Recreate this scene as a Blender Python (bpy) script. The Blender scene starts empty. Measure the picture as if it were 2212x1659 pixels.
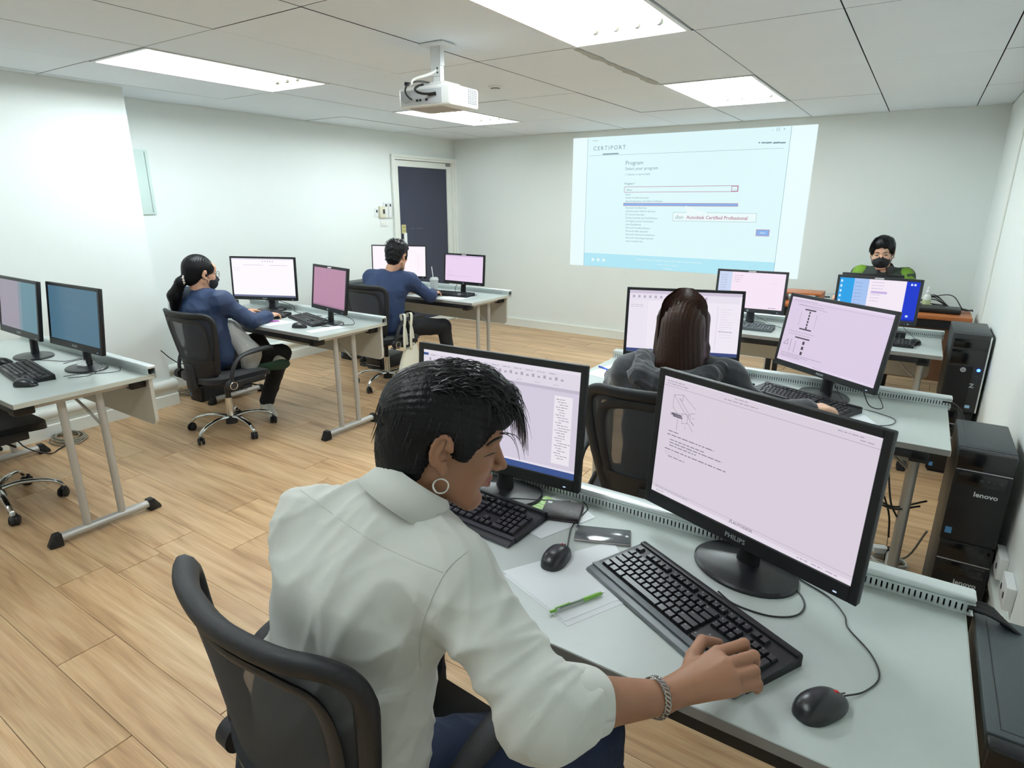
import bpy, bmesh, math, random
import numpy as np
from mathutils import Vector, Matrix, Euler
R_ = math.radians
sc = bpy.context.scene
col = sc.collection
# ------------------------------------------------------------------ camera
CAM = (5.334, -6.701, 1.593)
YAW, PITCH, ROLL, FPX = 33.286, -16.771, 0.136, 1312.6
H = 2.354                      # ceiling height
XR = 5.774                     # right wall
YB = -8.4                      # rear wall, behind the camera
def basis():
    y, p, r = R_(YAW), R_(PITCH), R_(ROLL)
    f = Vector((-math.sin(y)*math.cos(p), math.cos(y)*math.cos(p), math.sin(p)))
    rt = Vector((math.cos(y), math.sin(y), 0)); up = rt.cross(f)
    c, s = math.cos(r), math.sin(r)
    return c*rt + s*up, -s*rt + c*up, f
RT, UP, FW = basis()
cam_d = bpy.data.cameras.new('camera'); cam = bpy.data.objects.new('camera', cam_d); col.objects.link(cam)
cam_d.sensor_fit = 'HORIZONTAL'; cam_d.sensor_width = 36.0; cam_d.lens = 36.0*FPX/2212.0
cam_d.clip_start = 0.02; cam_d.clip_end = 50
m = Matrix((RT, UP, -FW)).transposed().to_4x4(); m.translation = Vector(CAM)
cam.matrix_world = m
sc.camera = cam
def at(u, v, d=None, x=None, y=None, z=None):
    """world point seen at photo pixel (u, v), at distance d or on a plane x / y / z"""
    r = (FW*FPX + RT*(u-1106) - UP*(v-829.5)).normalized(); c = Vector(CAM)
    if d is None:
        d = (x-c.x)/r.x if x is not None else (y-c.y)/r.y if y is not None else (z-c.z)/r.z
    return c + r*d
# ------------------------------------------------------------------ world, exposure
w = bpy.data.worlds.new('world'); sc.world = w; w.use_nodes = True
w.node_tree.nodes['Background'].inputs[0].default_value = (0.75, 0.82, 0.80, 1)
w.node_tree.nodes['Background'].inputs[1].default_value = 0.0
vs = sc.view_settings
vs.view_transform = 'Standard'; vs.look = 'None'; vs.exposure = 0.0; vs.gamma = 1.0; vs.use_curve_mapping = False
TUBE = 53.0                    # emission of the fluorescent tubes
# ------------------------------------------------------------------ materials
def lin(c):
    if isinstance(c, str):
        c = [int(c[i:i+2], 16)/255 for i in (0, 2, 4)]
    return tuple(((x/12.92) if x <= .04045 else ((x+.055)/1.055)**2.4) for x in c[:3]) + (1,)
MATS = {}
def mat(name, color, rough=.5, metal=0., bump=0., bscale=80., emit=0., alpha=1., trans=0., spec=.5, var=0., vscale=6., coat=0., stretch=None, sheen=0., ecol=None):
    if name in MATS: return MATS[name]
    m = bpy.data.materials.new(name); m.use_nodes = True; nt = m.node_tree; b = nt.nodes['Principled BSDF']
    c = lin(color)
    b.inputs['Base Color'].default_value = c; b.inputs['Roughness'].default_value = rough
    b.inputs['Metallic'].default_value = metal; b.inputs['Alpha'].default_value = alpha
    b.inputs['Transmission Weight'].default_value = trans; b.inputs['Specular IOR Level'].default_value = spec
    b.inputs['Coat Weight'].default_value = coat; b.inputs['Sheen Weight'].default_value = sheen
    if emit:
        b.inputs['Emission Color'].default_value = lin(ecol) if ecol else c; b.inputs['Emission Strength'].default_value = emit
    tc = nt.nodes.new('ShaderNodeTexCoord'); mp = nt.nodes.new('ShaderNodeMapping')
    nt.links.new(tc.outputs['Object'], mp.inputs['Vector'])
    if stretch: mp.inputs['Scale'].default_value = stretch
    n = nt.nodes.new('ShaderNodeTexNoise'); n.inputs['Scale'].default_value = vscale; n.inputs['Detail'].default_value = 5
    nt.links.new(mp.outputs[0], n.inputs['Vector'])
    if var:
        mx = nt.nodes.new('ShaderNodeMix'); mx.data_type = 'RGBA'; mx.blend_type = 'MIX'
        mx.inputs[6].default_value = tuple(max(0, x*(1-var)) for x in c[:3])+(1,)
        mx.inputs[7].default_value = tuple(min(1, x*(1+var)) for x in c[:3])+(1,)
        nt.links.new(n.outputs['Fac'], mx.inputs[0]); nt.links.new(mx.outputs[2], b.inputs['Base Color'])
    if bump:
        n2 = nt.nodes.new('ShaderNodeTexNoise'); n2.inputs['Scale'].default_value = bscale; n2.inputs['Detail'].default_value = 3
        nt.links.new(mp.outputs[0], n2.inputs['Vector'])
        bp = nt.nodes.new('ShaderNodeBump'); bp.inputs['Strength'].default_value = bump; bp.inputs['Distance'].default_value = .002
        nt.links.new(n2.outputs['Fac'], bp.inputs['Height']); nt.links.new(bp.outputs[0], b.inputs['Normal'])
    MATS[name] = m
    return m
def emat(name, color, s=1.0):
    """a lit screen colour"""
    if name in MATS: return MATS[name]
    m = bpy.data.materials.new(name); m.use_nodes = True; nt = m.node_tree; b = nt.nodes['Principled BSDF']
    b.inputs['Base Color'].default_value = (.004, .004, .005, 1); b.inputs['Roughness'].default_value = .45
    b.inputs['Specular IOR Level'].default_value = .25
    b.inputs['Emission Color'].default_value = lin(color); b.inputs['Emission Strength'].default_value = s
    MATS[name] = m
    return m
WALL = mat('wall_paint', 'edf3f0', .75, bump=.06, bscale=220, var=.015, vscale=3, spec=.3)
CEIL = mat('ceiling_paint', 'eff7ff', .8, bump=.04, bscale=200, var=.03, vscale=2, spec=.25)
TRIM = mat('trim_gloss_paint', 'eef1ea', .35, bump=.02)
DARKGAP = mat('dark_gap', '3a3a38', .9)
STAIN = mat('ceiling_filler', 'b3b7b3', .85, var=.1, vscale=20)
BLACK = mat('black_plastic', '101114', .42, bump=.15, bscale=900, spec=.4)
GLOSSB = mat('gloss_black_plastic', '0a0b0e', .14, spec=.5)
SATIN = mat('satin_black_plastic', '17191c', .3, bump=.08, bscale=900)
DGREY = mat('dark_grey_plastic', '2b2e33', .45, bump=.1, bscale=600)
MGREY = mat('worn_grey_plastic', '4a5054', .5, bump=.1, bscale=600)
WRIST = mat('wrist_rest_grey', '565d61', .34, bump=.1, bscale=700)
KEYM = mat('key_plastic', '121317', .33, bump=.08, bscale=600, spec=.55)
CHROME = mat('chrome', 'd8d8d6', .12, 1.0)
ALU = mat('anodised_aluminium', 'dfe6e6', .38, .55, bump=.05, bscale=400, stretch=(.05, 1, 1))
LEGM = mat('silver_painted_steel', 'b9b7b2', .42, .35, bump=.08, bscale=500)
DESK = mat('desk_laminate', 'c0c8c4', .30, bump=.12, bscale=700, var=.025, vscale=30, spec=.45)
EDGE = mat('desk_edge_band', 'c2c3b8', .5)
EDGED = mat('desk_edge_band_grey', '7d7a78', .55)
MESHF = mat('chair_mesh_fabric', '34363b', .8, bump=.5, bscale=1500, alpha=.88)
CHAIRP = mat('chair_black_plastic', '15161a', .6, bump=.25, bscale=500)
SEATF = mat('seat_fabric', '121318', .95, bump=.5, bscale=900, sheen=.2)
PAPER = mat('paper', 'e9edf0', .7, bump=.03)
WHITEP = mat('white_plastic', 'eceeed', .35)
CREAM = mat('cream_plastic', 'dcd9c2', .5)
CABLE = mat('black_cable', '0d0d0f', .4)
CABLEG = mat('grey_cable', '8f8a7c', .5)
CABLEW = mat('white_cable', 'd9d8d0', .5)
LETTER = mat('white_print', 'd5d8da', .4)
SILVERT = mat('silver_print', 'b9bdc2', .3, .5)
WOODO = mat('orange_wood', 'a55e2c', .4, var=.3, vscale=8, stretch=(1, 12, 12), bump=.1)
# ------------------------------------------------------------------ mesh builder
class MB:
    def __init__(s): s.v = []; s.f = []; s.mi = []
    def add(s, v, f, mi=0):
        o = len(s.v); s.v.extend([tuple(x) for x in v]); s.f.extend([tuple(i+o for i in q) for q in f]); s.mi.extend([mi]*len(f)); return s
    def box(s, x0, x1, y0, y1, z0, z1, mi=0, M=None):
        v = [Vector((x, y, z)) for z in (z0, z1) for y in (y0, y1) for x in (x0, x1)]
        if M is not None: v = [M @ p for p in v]
        return s.add(v, [(0, 2, 3, 1), (4, 5, 7, 6), (0, 1, 5, 4), (2, 6, 7, 3), (0, 4, 6, 2), (1, 3, 7, 5)], mi)
    def rbox(s, x0, x1, y0, y1, z0, z1, r=.004, seg=2, mi=0, M=None):
        bm = bmesh.new(); bmesh.ops.create_cube(bm, size=1)
        for v in bm.verts: v.co = Vector(((x0+x1)/2+v.co.x*(x1-x0), (y0+y1)/2+v.co.y*(y1-y0), (z0+z1)/2+v.co.z*(z1-z0)))
        bmesh.ops.bevel(bm, geom=bm.edges[:], offset=min(r, .49*min(abs(x1-x0), abs(y1-y0), abs(z1-z0))), segments=seg, profile=.5, affect='EDGES')
        return s.frombm(bm, mi, M)
    def frombm(s, bm, mi=0, M=None):
        bm.verts.index_update()
        vs_ = [(M @ v.co) if M is not None else v.co.copy() for v in bm.verts]
        s.add(vs_, [[v.index for v in f.verts] for f in bm.faces], mi); bm.free(); return s
    def tube(s, pts, r, seg=10, mi=0, cap=True, sy=1.0, up=None, closed=False):
        pts = [Vector(p) for p in pts]; n = len(pts); rs = r if isinstance(r, (list, tuple)) else [r]*n
        T = []
        for i in range(n):
            a = pts[i-1] if (i > 0 or closed) else pts[i]; b = pts[(i+1) % n] if (i < n-1 or closed) else pts[i]
            T.append((b-a).normalized())
        u = Vector(up) if up else (Vector((0, 0, 1)) if abs(T[0].z) < .9 else Vector((1, 0, 0)))
        vv = []; 
        for i in range(n):
            u = (u - T[i]*u.dot(T[i]))
            if u.length < 1e-6: u = T[i].orthogonal()
            u.normalize(); w_ = T[i].cross(u)
            for k in range(seg):
                a = 2*math.pi*k/seg
                vv.append(pts[i] + (w_*math.cos(a) + u*math.sin(a)*sy)*rs[i])
        ff = []
        for i in range(n if closed else n-1):
            j = (i+1) % n
            for k in range(seg):
                k2 = (k+1) % seg; ff.append((i*seg+k, i*seg+k2, j*seg+k2, j*seg+k))
        if cap and not closed:
            ff.append(tuple(range(seg-1, -1, -1))); ff.append(tuple(range((n-1)*seg, n*seg)))
        return s.add(vv, ff, mi)
    def cyl(s, a, b, r, r2=None, seg=16, mi=0): return s.tube([a, b], [r, r if r2 is None else r2], seg, mi)
    def lathe(s, prof, c=(0, 0, 0), seg=32, mi=0, sx=1, sy=1, M=None):
        n = len(prof); v = []; f = []
        for (r, z) in prof:
            for k in range(seg):
                a = 2*math.pi*k/seg; p = Vector((c[0]+r*sx*math.cos(a), c[1]+r*sy*math.sin(a), c[2]+z)); v.append(M @ p if M is not None else p)
        for i in range(n-1):
            for k in range(seg): k2 = (k+1) % seg; f.append((i*seg+k, i*seg+k2, (i+1)*seg+k2, (i+1)*seg+k))
        f.append(tuple(range(seg-1, -1, -1))); f.append(tuple(range((n-1)*seg, n*seg)))
        return s.add(v, f, mi)
    def prism(s, out, axis, a, b, mi=0, M=None):
        """extrude a 2-D outline (counter-clockwise) along axis from a to b"""
        n = len(out)
        def P(q, t):
            p = Vector((t, q[0], q[1])) if axis == 'x' else Vector((q[0], t, q[1])) if axis == 'y' else Vector((q[0], q[1], t))
            return M @ p if M is not None else p
        v = [P(q, a) for q in out] + [P(q, b) for q in out]
        f = [tuple(range(n-1, -1, -1)), tuple(range(n, 2*n))] + [(i, (i+1) % n, n+(i+1) % n, n+i) for i in range(n)]
        return s.add(v, f, mi)
    def sphere(s, c, r, seg=16, rings=10, mi=0, M=None):
        r = r if isinstance(r, (tuple, list)) else (r, r, r); v = []; f = []
        for i in range(1, rings):
            t = math.pi*i/rings
            for k in range(seg):
                a = 2*math.pi*k/seg; v.append(Vector((c[0]+r[0]*math.sin(t)*math.cos(a), c[1]+r[1]*math.sin(t)*math.sin(a), c[2]+r[2]*math.cos(t))))
        v += [Vector((c[0], c[1], c[2]+r[2])), Vector((c[0], c[1], c[2]-r[2]))]; top = len(v)-2
        if M is not None: v = [M @ p for p in v]
        for i in range(rings-2):
            for k in range(seg): k2 = (k+1) % seg; f.append((i*seg+k, (i+1)*seg+k, (i+1)*seg+k2, i*seg+k2))
        for k in range(seg):
            k2 = (k+1) % seg; f.append((top, k, k2)); f.append((top+1, (rings-2)*seg+k2, (rings-2)*seg+k))
        return s.add(v, f, mi)
    def build(s, name, mats, parent=None, ang=35, kind=None, label=None, flip=True):
        me = bpy.data.meshes.new(name); me.from_pydata(s.v, [], s.f)
        for q in (mats if isinstance(mats, (list, tuple)) else [mats]): me.materials.append(q)
        if any(s.mi): me.polygons.foreach_set('material_index', s.mi)
        if flip:
            bm = bmesh.new(); bm.from_mesh(me); bmesh.ops.recalc_face_normals(bm, faces=bm.faces[:]); bm.to_mesh(me); bm.free()
        me.polygons.foreach_set('use_smooth', [True]*len(me.polygons)); me.set_sharp_from_angle(angle=R_(ang)); me.update()
        return link(name, me, parent, kind, label)
def link(name, me, parent=None, kind=None, label=None):
    o = bpy.data.objects.new(name, me); col.objects.link(o)
    if parent is not None: o.parent = parent
    if kind: o['kind'] = kind
    if label: o['label'] = label
    return o
def thing(name, label, cat, loc=(0, 0, 0), rz=0, group=None):
    o = bpy.data.objects.new(name, None); col.objects.link(o); o.empty_display_size = .05
    o.location = loc; o.rotation_euler = (0, 0, R_(rz)); o['label'] = label; o['category'] = cat
    if group: o['group'] = group
    return o
def tag(o, label, cat, group=None):
    o['label'] = label; o['category'] = cat
    if group: o['group'] = group
    return o
KIDS = {}
def dup(root, loc=None, rz=None, label=None, group=None):
    kids = {}
    for o in bpy.data.objects:
        if o.parent is not None: kids.setdefault(o.parent.name, []).append(o)
    def rec(o, par):
        c = o.copy(); col.objects.link(c); c.parent = par
        for k in kids.get(o.name, []): rec(k, c)
        return c
    r = rec(root, None)
    if loc is not None: r.location = loc
    if rz is not None: r.rotation_euler = (0, 0, R_(rz))
    if label: r['label'] = label
    if group: r['group'] = group
    return r
def text_mesh(body, size, depth=0.0, align='CENTER', spacing=1.0, bold=0.0, ax='CENTER'):
    cu = bpy.data.curves.new('t', 'FONT'); cu.body = body; cu.size = size; cu.extrude = depth; cu.offset = bold
    cu.align_x = align; cu.align_y = ax; cu.space_character = spacing; cu.resolution_u = 2
    o = bpy.data.objects.new('t', cu); col.objects.link(o)
    dg = bpy.context.evaluated_depsgraph_get(); me = bpy.data.meshes.new_from_object(o.evaluated_get(dg))
    v = [x.co.copy() for x in me.vertices]; f = [tuple(p.vertices) for p in me.polygons]
    bpy.data.objects.remove(o); bpy.data.curves.remove(cu); bpy.data.meshes.remove(me)
    return v, f
def addtext(mb, body, size, M, mi=0, **k):
    v, f = text_mesh(body, size, **k)
    if v: mb.add([M @ x for x in v], f, mi)
def frame(o, xdir, ydir):
    x = Vector(xdir).normalized(); y = Vector(ydir); y = (y - x*y.dot(x)).normalized(); z = x.cross(y)
    m = Matrix((x, y, z)).transposed().to_4x4(); m.translation = Vector(o); return m
def bez(a, b, c, d, n=10):
    a, b, c, d = map(Vector, (a, b, c, d)); o = []
    for i in range(n+1):
        t = i/n; u = 1-t; o.append(a*u**3 + b*3*u*u*t + c*3*u*t*t + d*t**3)
    return o
def smooth_path(pts, n=6):
    pts = [Vector(p) for p in pts]; o = []
    P = [pts[0]*2-pts[1]] + pts + [pts[-1]*2-pts[-2]]
    for i in range(1, len(P)-2):
        for k in range(n):
            t = k/n; p0, p1, p2, p3 = P[i-1:i+3]
            o.append(.5*((2*p1)+(-p0+p2)*t+(2*p0-5*p1+4*p2-p3)*t*t+(-p0+3*p1-3*p2+p3)*t**3))
    o.append(pts[-1]); return o
# ================================================================== ROOM
rnd = random.Random(4)
# wood floor: one mesh object per plank
def wood_mat():
    m = bpy.data.materials.new('oak_laminate'); m.use_nodes = True; nt = m.node_tree; N = nt.nodes.new; L = nt.links.new
    b = nt.nodes['Principled BSDF']; tc = N('ShaderNodeTexCoord'); oi = N('ShaderNodeObjectInfo')
    cb = N('ShaderNodeCombineXYZ'); mu = N('ShaderNodeMath'); mu.operation = 'MULTIPLY'; mu.inputs[1].default_value = 37.0
    L(oi.outputs['Random'], mu.inputs[0]); L(mu.outputs[0], cb.inputs[0]); L(mu.outputs[0], cb.inputs[2])
    ad = N('ShaderNodeVectorMath'); ad.operation = 'ADD'; L(tc.outputs['Object'], ad.inputs[0]); L(cb.outputs[0], ad.inputs[1])
    def noise(sx, sy, scale, detail=4, dist=0):
        mp = N('ShaderNodeMapping'); mp.inputs['Scale'].default_value = (sx, sy, 1); L(ad.outputs[0], mp.inputs[0])
        n = N('ShaderNodeTexNoise'); n.inputs['Scale'].default_value = scale; n.inputs['Detail'].default_value = detail
        n.inputs['Distortion'].default_value = dist; L(mp.outputs[0], n.inputs['Vector']); return n
    n1 = noise(1.0, 14, 1.6, 3, .6); n2 = noise(1.5, 60, 3.0, 5, .3); n3 = noise(.8, 5, 1.2, 2)
    r1 = N('ShaderNodeValToRGB'); e = r1.color_ramp.elements
    e[0].position = .22; e[0].color = lin('9a7854'); e[1].position = .78; e[1].color = lin('e0c097')
    k = e.new(.45); k.color = lin('c6a179')
    L(n1.outputs['Fac'], r1.inputs[0])
    r2 = N('ShaderNodeValToRGB'); r2.color_ramp.elements[0].position = .3; r2.color_ramp.elements[0].color = (.62, .62, .62, 1)
    r2.color_ramp.elements[1].position = .62; r2.color_ramp.elements[1].color = (1, 1, 1, 1); L(n2.outputs['Fac'], r2.inputs[0])
    mx = N('ShaderNodeMix'); mx.data_type = 'RGBA'; mx.blend_type = 'MULTIPLY'; mx.inputs[0].default_value = .5
    L(r1.outputs[0], mx.inputs[6]); L(r2.outputs[0], mx.inputs[7])
    hs = N('ShaderNodeHueSaturation'); vr = N('ShaderNodeMapRange'); vr.inputs[3].default_value = .9; vr.inputs[4].default_value = 1.1
    L(oi.outputs['Random'], vr.inputs[0]); L(vr.outputs[0], hs.inputs['Value']); L(mx.outputs[2], hs.inputs['Color'])
    mx2 = N('ShaderNodeMix'); mx2.data_type = 'RGBA'; mx2.blend_type = 'SOFT_LIGHT'; mx2.inputs[0].default_value = .45
    L(hs.outputs[0], mx2.inputs[6]); L(n3.outputs['Fac'], mx2.inputs[7]); L(mx2.outputs[2], b.inputs['Base Color'])
    b.inputs['Roughness'].default_value = .38; b.inputs['Specular IOR Level'].default_value = .4
    bp = N('ShaderNodeBump'); bp.inputs['Strength'].default_value = .12; bp.inputs['Distance'].default_value = .001
    L(n2.outputs['Fac'], bp.inputs['Height']); L(bp.outputs[0], b.inputs['Normal'])
    return m
OAK = wood_mat()
fl = MB().box(0, XR, YB, 0, -.05, -.006).build('floor', DARKGAP, kind='structure')
PW, PL = .197, 1.215
plank_cache = {}
def plank_mesh(l, wd):
    k = (round(l, 3), round(wd, 3))
    if k not in plank_cache:
        g = .0012; b = .0012; e_ = .0004
        v = [(g, e_, -.006), (l-g, e_, -.006), (l-g, wd-e_, -.006), (g, wd-e_, -.006), (g+b, e_+.0006, 0), (l-g-b, e_+.0006, 0), (l-g-b, wd-e_-.0006, 0), (g+b, wd-e_-.0006, 0)]
        me = bpy.data.meshes.new('plank'); me.from_pydata(v, [], [(4, 5, 6, 7), (0, 1, 5, 4), (1, 2, 6, 5), (2, 3, 7, 6), (3, 0, 4, 7)])
        me.materials.append(OAK); plank_cache[k] = me
    return plank_cache[k]
offs = {-1: 3.53, 0: 3.0, 3: 2.51, 1: 2.47}
k = math.floor((YB+6.10)/PW)
while -6.10+k*PW < 0:
    y0 = max(YB, -6.10+k*PW); y1 = min(0, -6.10+(k+1)*PW); s = offs.get(k, rnd.choice([0, .13, .3, .45, .62, .8, .95, 1.1])+k*.37) % PL
    xs = [0]+[s+PL*i for i in range(-1, 7) if .02 < s+PL*i < XR-.02]+[XR]
    for a, b in zip(xs[:-1], xs[1:]):
        o = link('plank', plank_mesh(b-a, y1-y0), fl); o.location = (a, y0, 0)
    k += 1
# walls
MB().box(-.1, XR+.1, 0, .1, -.05, H+.15).build('wall_front', WALL, kind='structure')
MB().box(-.1, 0, YB, -1.18, -.05, H+.15).box(-.1, 0, -1.18, 0, 2.10, H+.15).box(-.1, -.08, -1.18, 0, -.05, 2.10).build('wall_left', WALL, kind='structure')
MB().box(XR, XR+.1, YB, 0, -.05, H+.15).build('wall_right', WALL, kind='structure')
MB().box(-.1, XR+.1, YB-.1, YB, -.05, H+.15).build('wall_back', WALL, kind='structure')
MB().box(0, .45, YB, -4.28, 0, H+.01).build('wall_pillar', WALL, kind='structure')
# ceiling with one object per tile
ce = MB().box(-.1, XR+.1, YB-.1, .1, H+.14, H+.2).build('ceiling', DARKGAP, kind='structure')
GX = [1.1735+.6235*i for i in range(-1, 8)]; GX = [0.0]+[g for g in GX if .05 < g < XR-.05]+[XR]
GY = [-4.804+1.2275*i for i in range(-2, 4)]; GY = [YB]+GY+[0.0]
LAMPS = [(i, j) for i in (1, 5) for j in (0, 0)]
lamp_cells = []
for cx in (1.485, 3.979):
    for cy in (-6.645, -4.19, -1.735): lamp_cells.append((cx, cy))
tile_cache = {}
def tile_mesh(a, b):
    kk = (round(a, 3), round(b, 3))
    if kk not in tile_cache:
        g = .003; e = .0008
        v = [(g, g, .012), (a-g, g, .012), (a-g, b-g, .012), (g, b-g, .012), (g, g, e), (a-g, g, e), (a-g, b-g, e), (g, b-g, e),
             (g+e, g+e, 0), (a-g-e, g+e, 0), (a-g-e, b-g-e, 0), (g+e, b-g-e, 0)]
        f = [(0, 1, 2, 3), (11, 10, 9, 8)]+[(i, i+4, (i+1) % 4+4, (i+1) % 4) for i in range(4)]+[(i+4, i+8, (i+1) % 4+8, (i+1) % 4+4) for i in range(4)]
        me = bpy.data.meshes.new('tile'); me.from_pydata(v, [], f); me.materials.append(CEIL); me.materials.append(DARKGAP)
        for p_ in me.polygons: p_.material_index = 1 if 2 <= p_.index < 6 or p_.index == 0 else 0
        tile_cache[kk] = me
    return tile_cache[kk]
for a, b in zip(GX[:-1], GX[1:]):
    for c, d in zip(GY[:-1], GY[1:]):
        if any(a < lx < b and c < ly < d for lx, ly in lamp_cells): continue
        o = link('tile', tile_mesh(b-a, d-c), ce); o.location = (a, c, H + rnd.uniform(0, .0025))
# uneven filler strip along one seam, and water marks
mb = MB(); n = 26; pts = []
for i in range(n+1):
    t = i/n; y = -3.57+1.22*t; wv = .012+.016*rnd.random()+.012*math.sin(t*9)**2; pts.append((3.667-wv-.004*rnd.random(), 3.667+wv*.7, y))
v = [(a, y, H-.0006) for a, b, y in pts]+[(b, y, H-.0006) for a, b, y in pts]
mb.add(v, [(i, i+1, n+2+i, n+1+i) for i in range(n)]); mb.build('filler_strip', STAIN, ce)
# recessed fluorescent fixtures
TUBEM = emat('fluorescent_tube', 'f0fbff', TUBE); TUBEOFF = mat('unlit_tube', 'e8eaea', .3); REFL = mat('reflector_enamel', 'f6f8f4', .3)
def make_lamp():
    t = thing('ceiling_light', 'x', 'ceiling light')
    hx, hy = .297, .600
    f = MB()
    for x0, x1, y0, y1 in ((-hx-.008, -hx+.012, -hy-.008, hy+.008), (hx-.012, hx+.008, -hy-.008, hy+.008), (-hx, hx, -hy-.008, -hy+.012), (-hx, hx, hy-.012, hy+.008)):
        f.box(x0, x1, y0, y1, -.003, .010)
    f.build('frame', WHITEP, t)
    r = MB(); a, b = hx-.012, hy-.012
    v = [(-a, -b, 0), (a, -b, 0), (a, b, 0), (-a, b, 0), (-a+.05, -b+.03, .085), (a-.05, -b+.03, .085), (a-.05, b-.03, .085), (-a+.05, b-.03, .085)]
    r.add(v, [(4, 5, 6, 7)]+[(i, (i+1) % 4, (i+1) % 4+4, i+4) for i in range(4)]); r.build('reflector', REFL, t, flip=False)
    for k in range(4):
        x = -.165+.11*k
        MB().cyl((x, -b+.06, .045), (x, b-.06, .045), .0135, seg=12).build('tube', TUBEM, t)
        for q in (-b+.035, b-.06): MB().cyl((x, q, .045), (x, q+.025, .045), .017, seg=14).build('lamp_holder', mat('lamp_holder_grey', '5d5a4c', .5), t)
    return t
lamp = make_lamp(); first = True
for (lx, ly), lb in zip(lamp_cells, ('added unseen left ceiling light behind the camera, half-lit to brighten the foreground', 'recessed four-tube ceiling light above the left desks, left of the projector', 'small looking far ceiling light below the projector, nearest the dark door', 'added unseen right ceiling light behind the camera, half-lit to brighten the foreground', 'largest bright ceiling light, cut by the top edge of the photo', 'recessed ceiling light just above the projected picture')):
    o = dup(lamp)
    if ly < -6:  # added unseen rear lights, half their tubes lit, to lift the dark foreground
        for ch_ in [q for q in bpy.data.objects if q.parent == o and q.name.startswith('tube')][:2]: ch_.data = ch_.data.copy(); ch_.data.materials[0] = TUBEOFF
    o.location = (lx, ly, H); o['label'] = lb; o['group'] = 'recessed fluorescent ceiling lights'
for q in [q for q in bpy.data.objects if q.parent == lamp]: bpy.data.objects.remove(q)
bpy.data.objects.remove(lamp)
# front baseboard in two lengths, left mouldings
def bb(name, pieces, mi=TRIM): pieces.build(name, mi, kind='structure')
bb('baseboard_front', MB().box(0, 2.445, -.014, 0, 0, .092).box(2.447, XR, -.014, 0, 0, .092).prism([(-.018, .092), (0, .092), (0, .108), (-.012, .108)], 'x', 0, XR))
def moulding(off):  # profile (distance from wall, z)
    pr = [(0, 0), (.030, 0), (.030, .088), (.024, .094), (.016, .094), (.016, .118), (.022, .124), (.022, .138)]
    for i in range(9):
        a = -math.pi/2+math.pi*i/8; pr.append((.022+.026*math.cos(a), .174+.034*math.sin(a)))
    pr += [(0, .21)]
    return pr
mb = MB(); mb.prism([(x, z) for x, z in moulding(0)], 'y', -4.28, -1.19); bb('baseboard_left', mb)
mb = MB(); mb.prism([(.45+x, z) for x, z in moulding(0)], 'y', YB, -4.25)
mb.prism([(-4.28+x, z) for x, z in moulding(0)], 'x', .02, .45); bb('trim_1', mb)
mb = MB(); mb.prism([(XR, 0), (XR, .20), (XR-.012, .19), (XR-.016, .02), (XR-.016, 0)], 'y', YB, -.014); bb('baseboard_right', mb)
# trunking along the right wall
mb = MB().rbox(XR-.030, XR, YB, -3.96, .225, .265, .004).rbox(XR-.030, XR, -3.95, -.02, .225, .265, .004); bb('trim_2', mb)
mb = MB().rbox(XR-.012, XR, -1.375, -1.355, .2, H-.01, .003); bb('trim_3', mb)
# left-wall door
d = bpy.data.objects.new('door_1', None); col.objects.link(d); d['kind'] = 'structure'
fr = MB()
fr.box(-.08, .03, -1.18, -1.135, 0, 2.10).box(-.08, .03, -.055, 0, 0, 2.10).box(-.08, .03, -1.135, -.055, 2.06, 2.10)
fr.box(.03, .045, -1.195, -1.165, 0, 2.115).box(.03, .045, -.03, 0, 0, 2.115).box(.03, .045, -1.165, -.03, 2.085, 2.115)
fr.build('door_frame', TRIM, d)
lf = MB().box(-.05, .0, -1.13, -1.058, .005, 2.055).box(-.05, 0, -.145, -.06, .005, 2.055).box(-.05, 0, -1.058, -.145, 1.985, 2.055).box(-.05, 0, -1.058, -.145, .005, .09)
lf.build('door_leaf', TRIM, d)
MB().box(-.035, -.012, -1.058, -.145, .09, 1.985).build('glass_pane', mat('tinted_film', '3d4050', .55, spec=.3, var=.04), d)
MB().box(0, .012, -.165, -.085, 2.02, 2.05).build('closer_bracket', mat('brushed_steel', '9a9a98', .3, .9), d)
hb = MB().rbox(.02, .045, -1.035, -.995, .85, 1.215, .005).cyl((-.005, -1.015, 1.13), (.022, -1.015, 1.13), .010).cyl((-.005, -1.015, .90), (.022, -1.015, .90), .010).box(.0, .014, -1.105, -1.0, 1.105, 1.125)
hb.build('door_handle', WHITEP, d)
sg = MB().box(-.012, -.009, -1.03, -.955, 1.205, 1.31); 
Mx = frame((-.0085, -.992, 1.28), (0, 1, 0), (0, 0, 1))
addtext(sg, 'เปิด', .030, Mx, 1); addtext(sg, 'PULL', .026, frame((-.0085, -.992, 1.235), (0, 1, 0), (0, 0, 1)), 1)
sg.build('door_sticker', [mat('yellow_sticker', 'c9bf84', .5), mat('sticker_print', '3c3a28', .6)], d)
tx = MB(); addtext(tx, 'office  computer', .034, frame((-.0115, -.75, 1.26), (0, 1, 0), (0, 0, 1)))
tx.build('door_lettering', mat('faint_lettering', '5d6272', .6), d)
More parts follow.
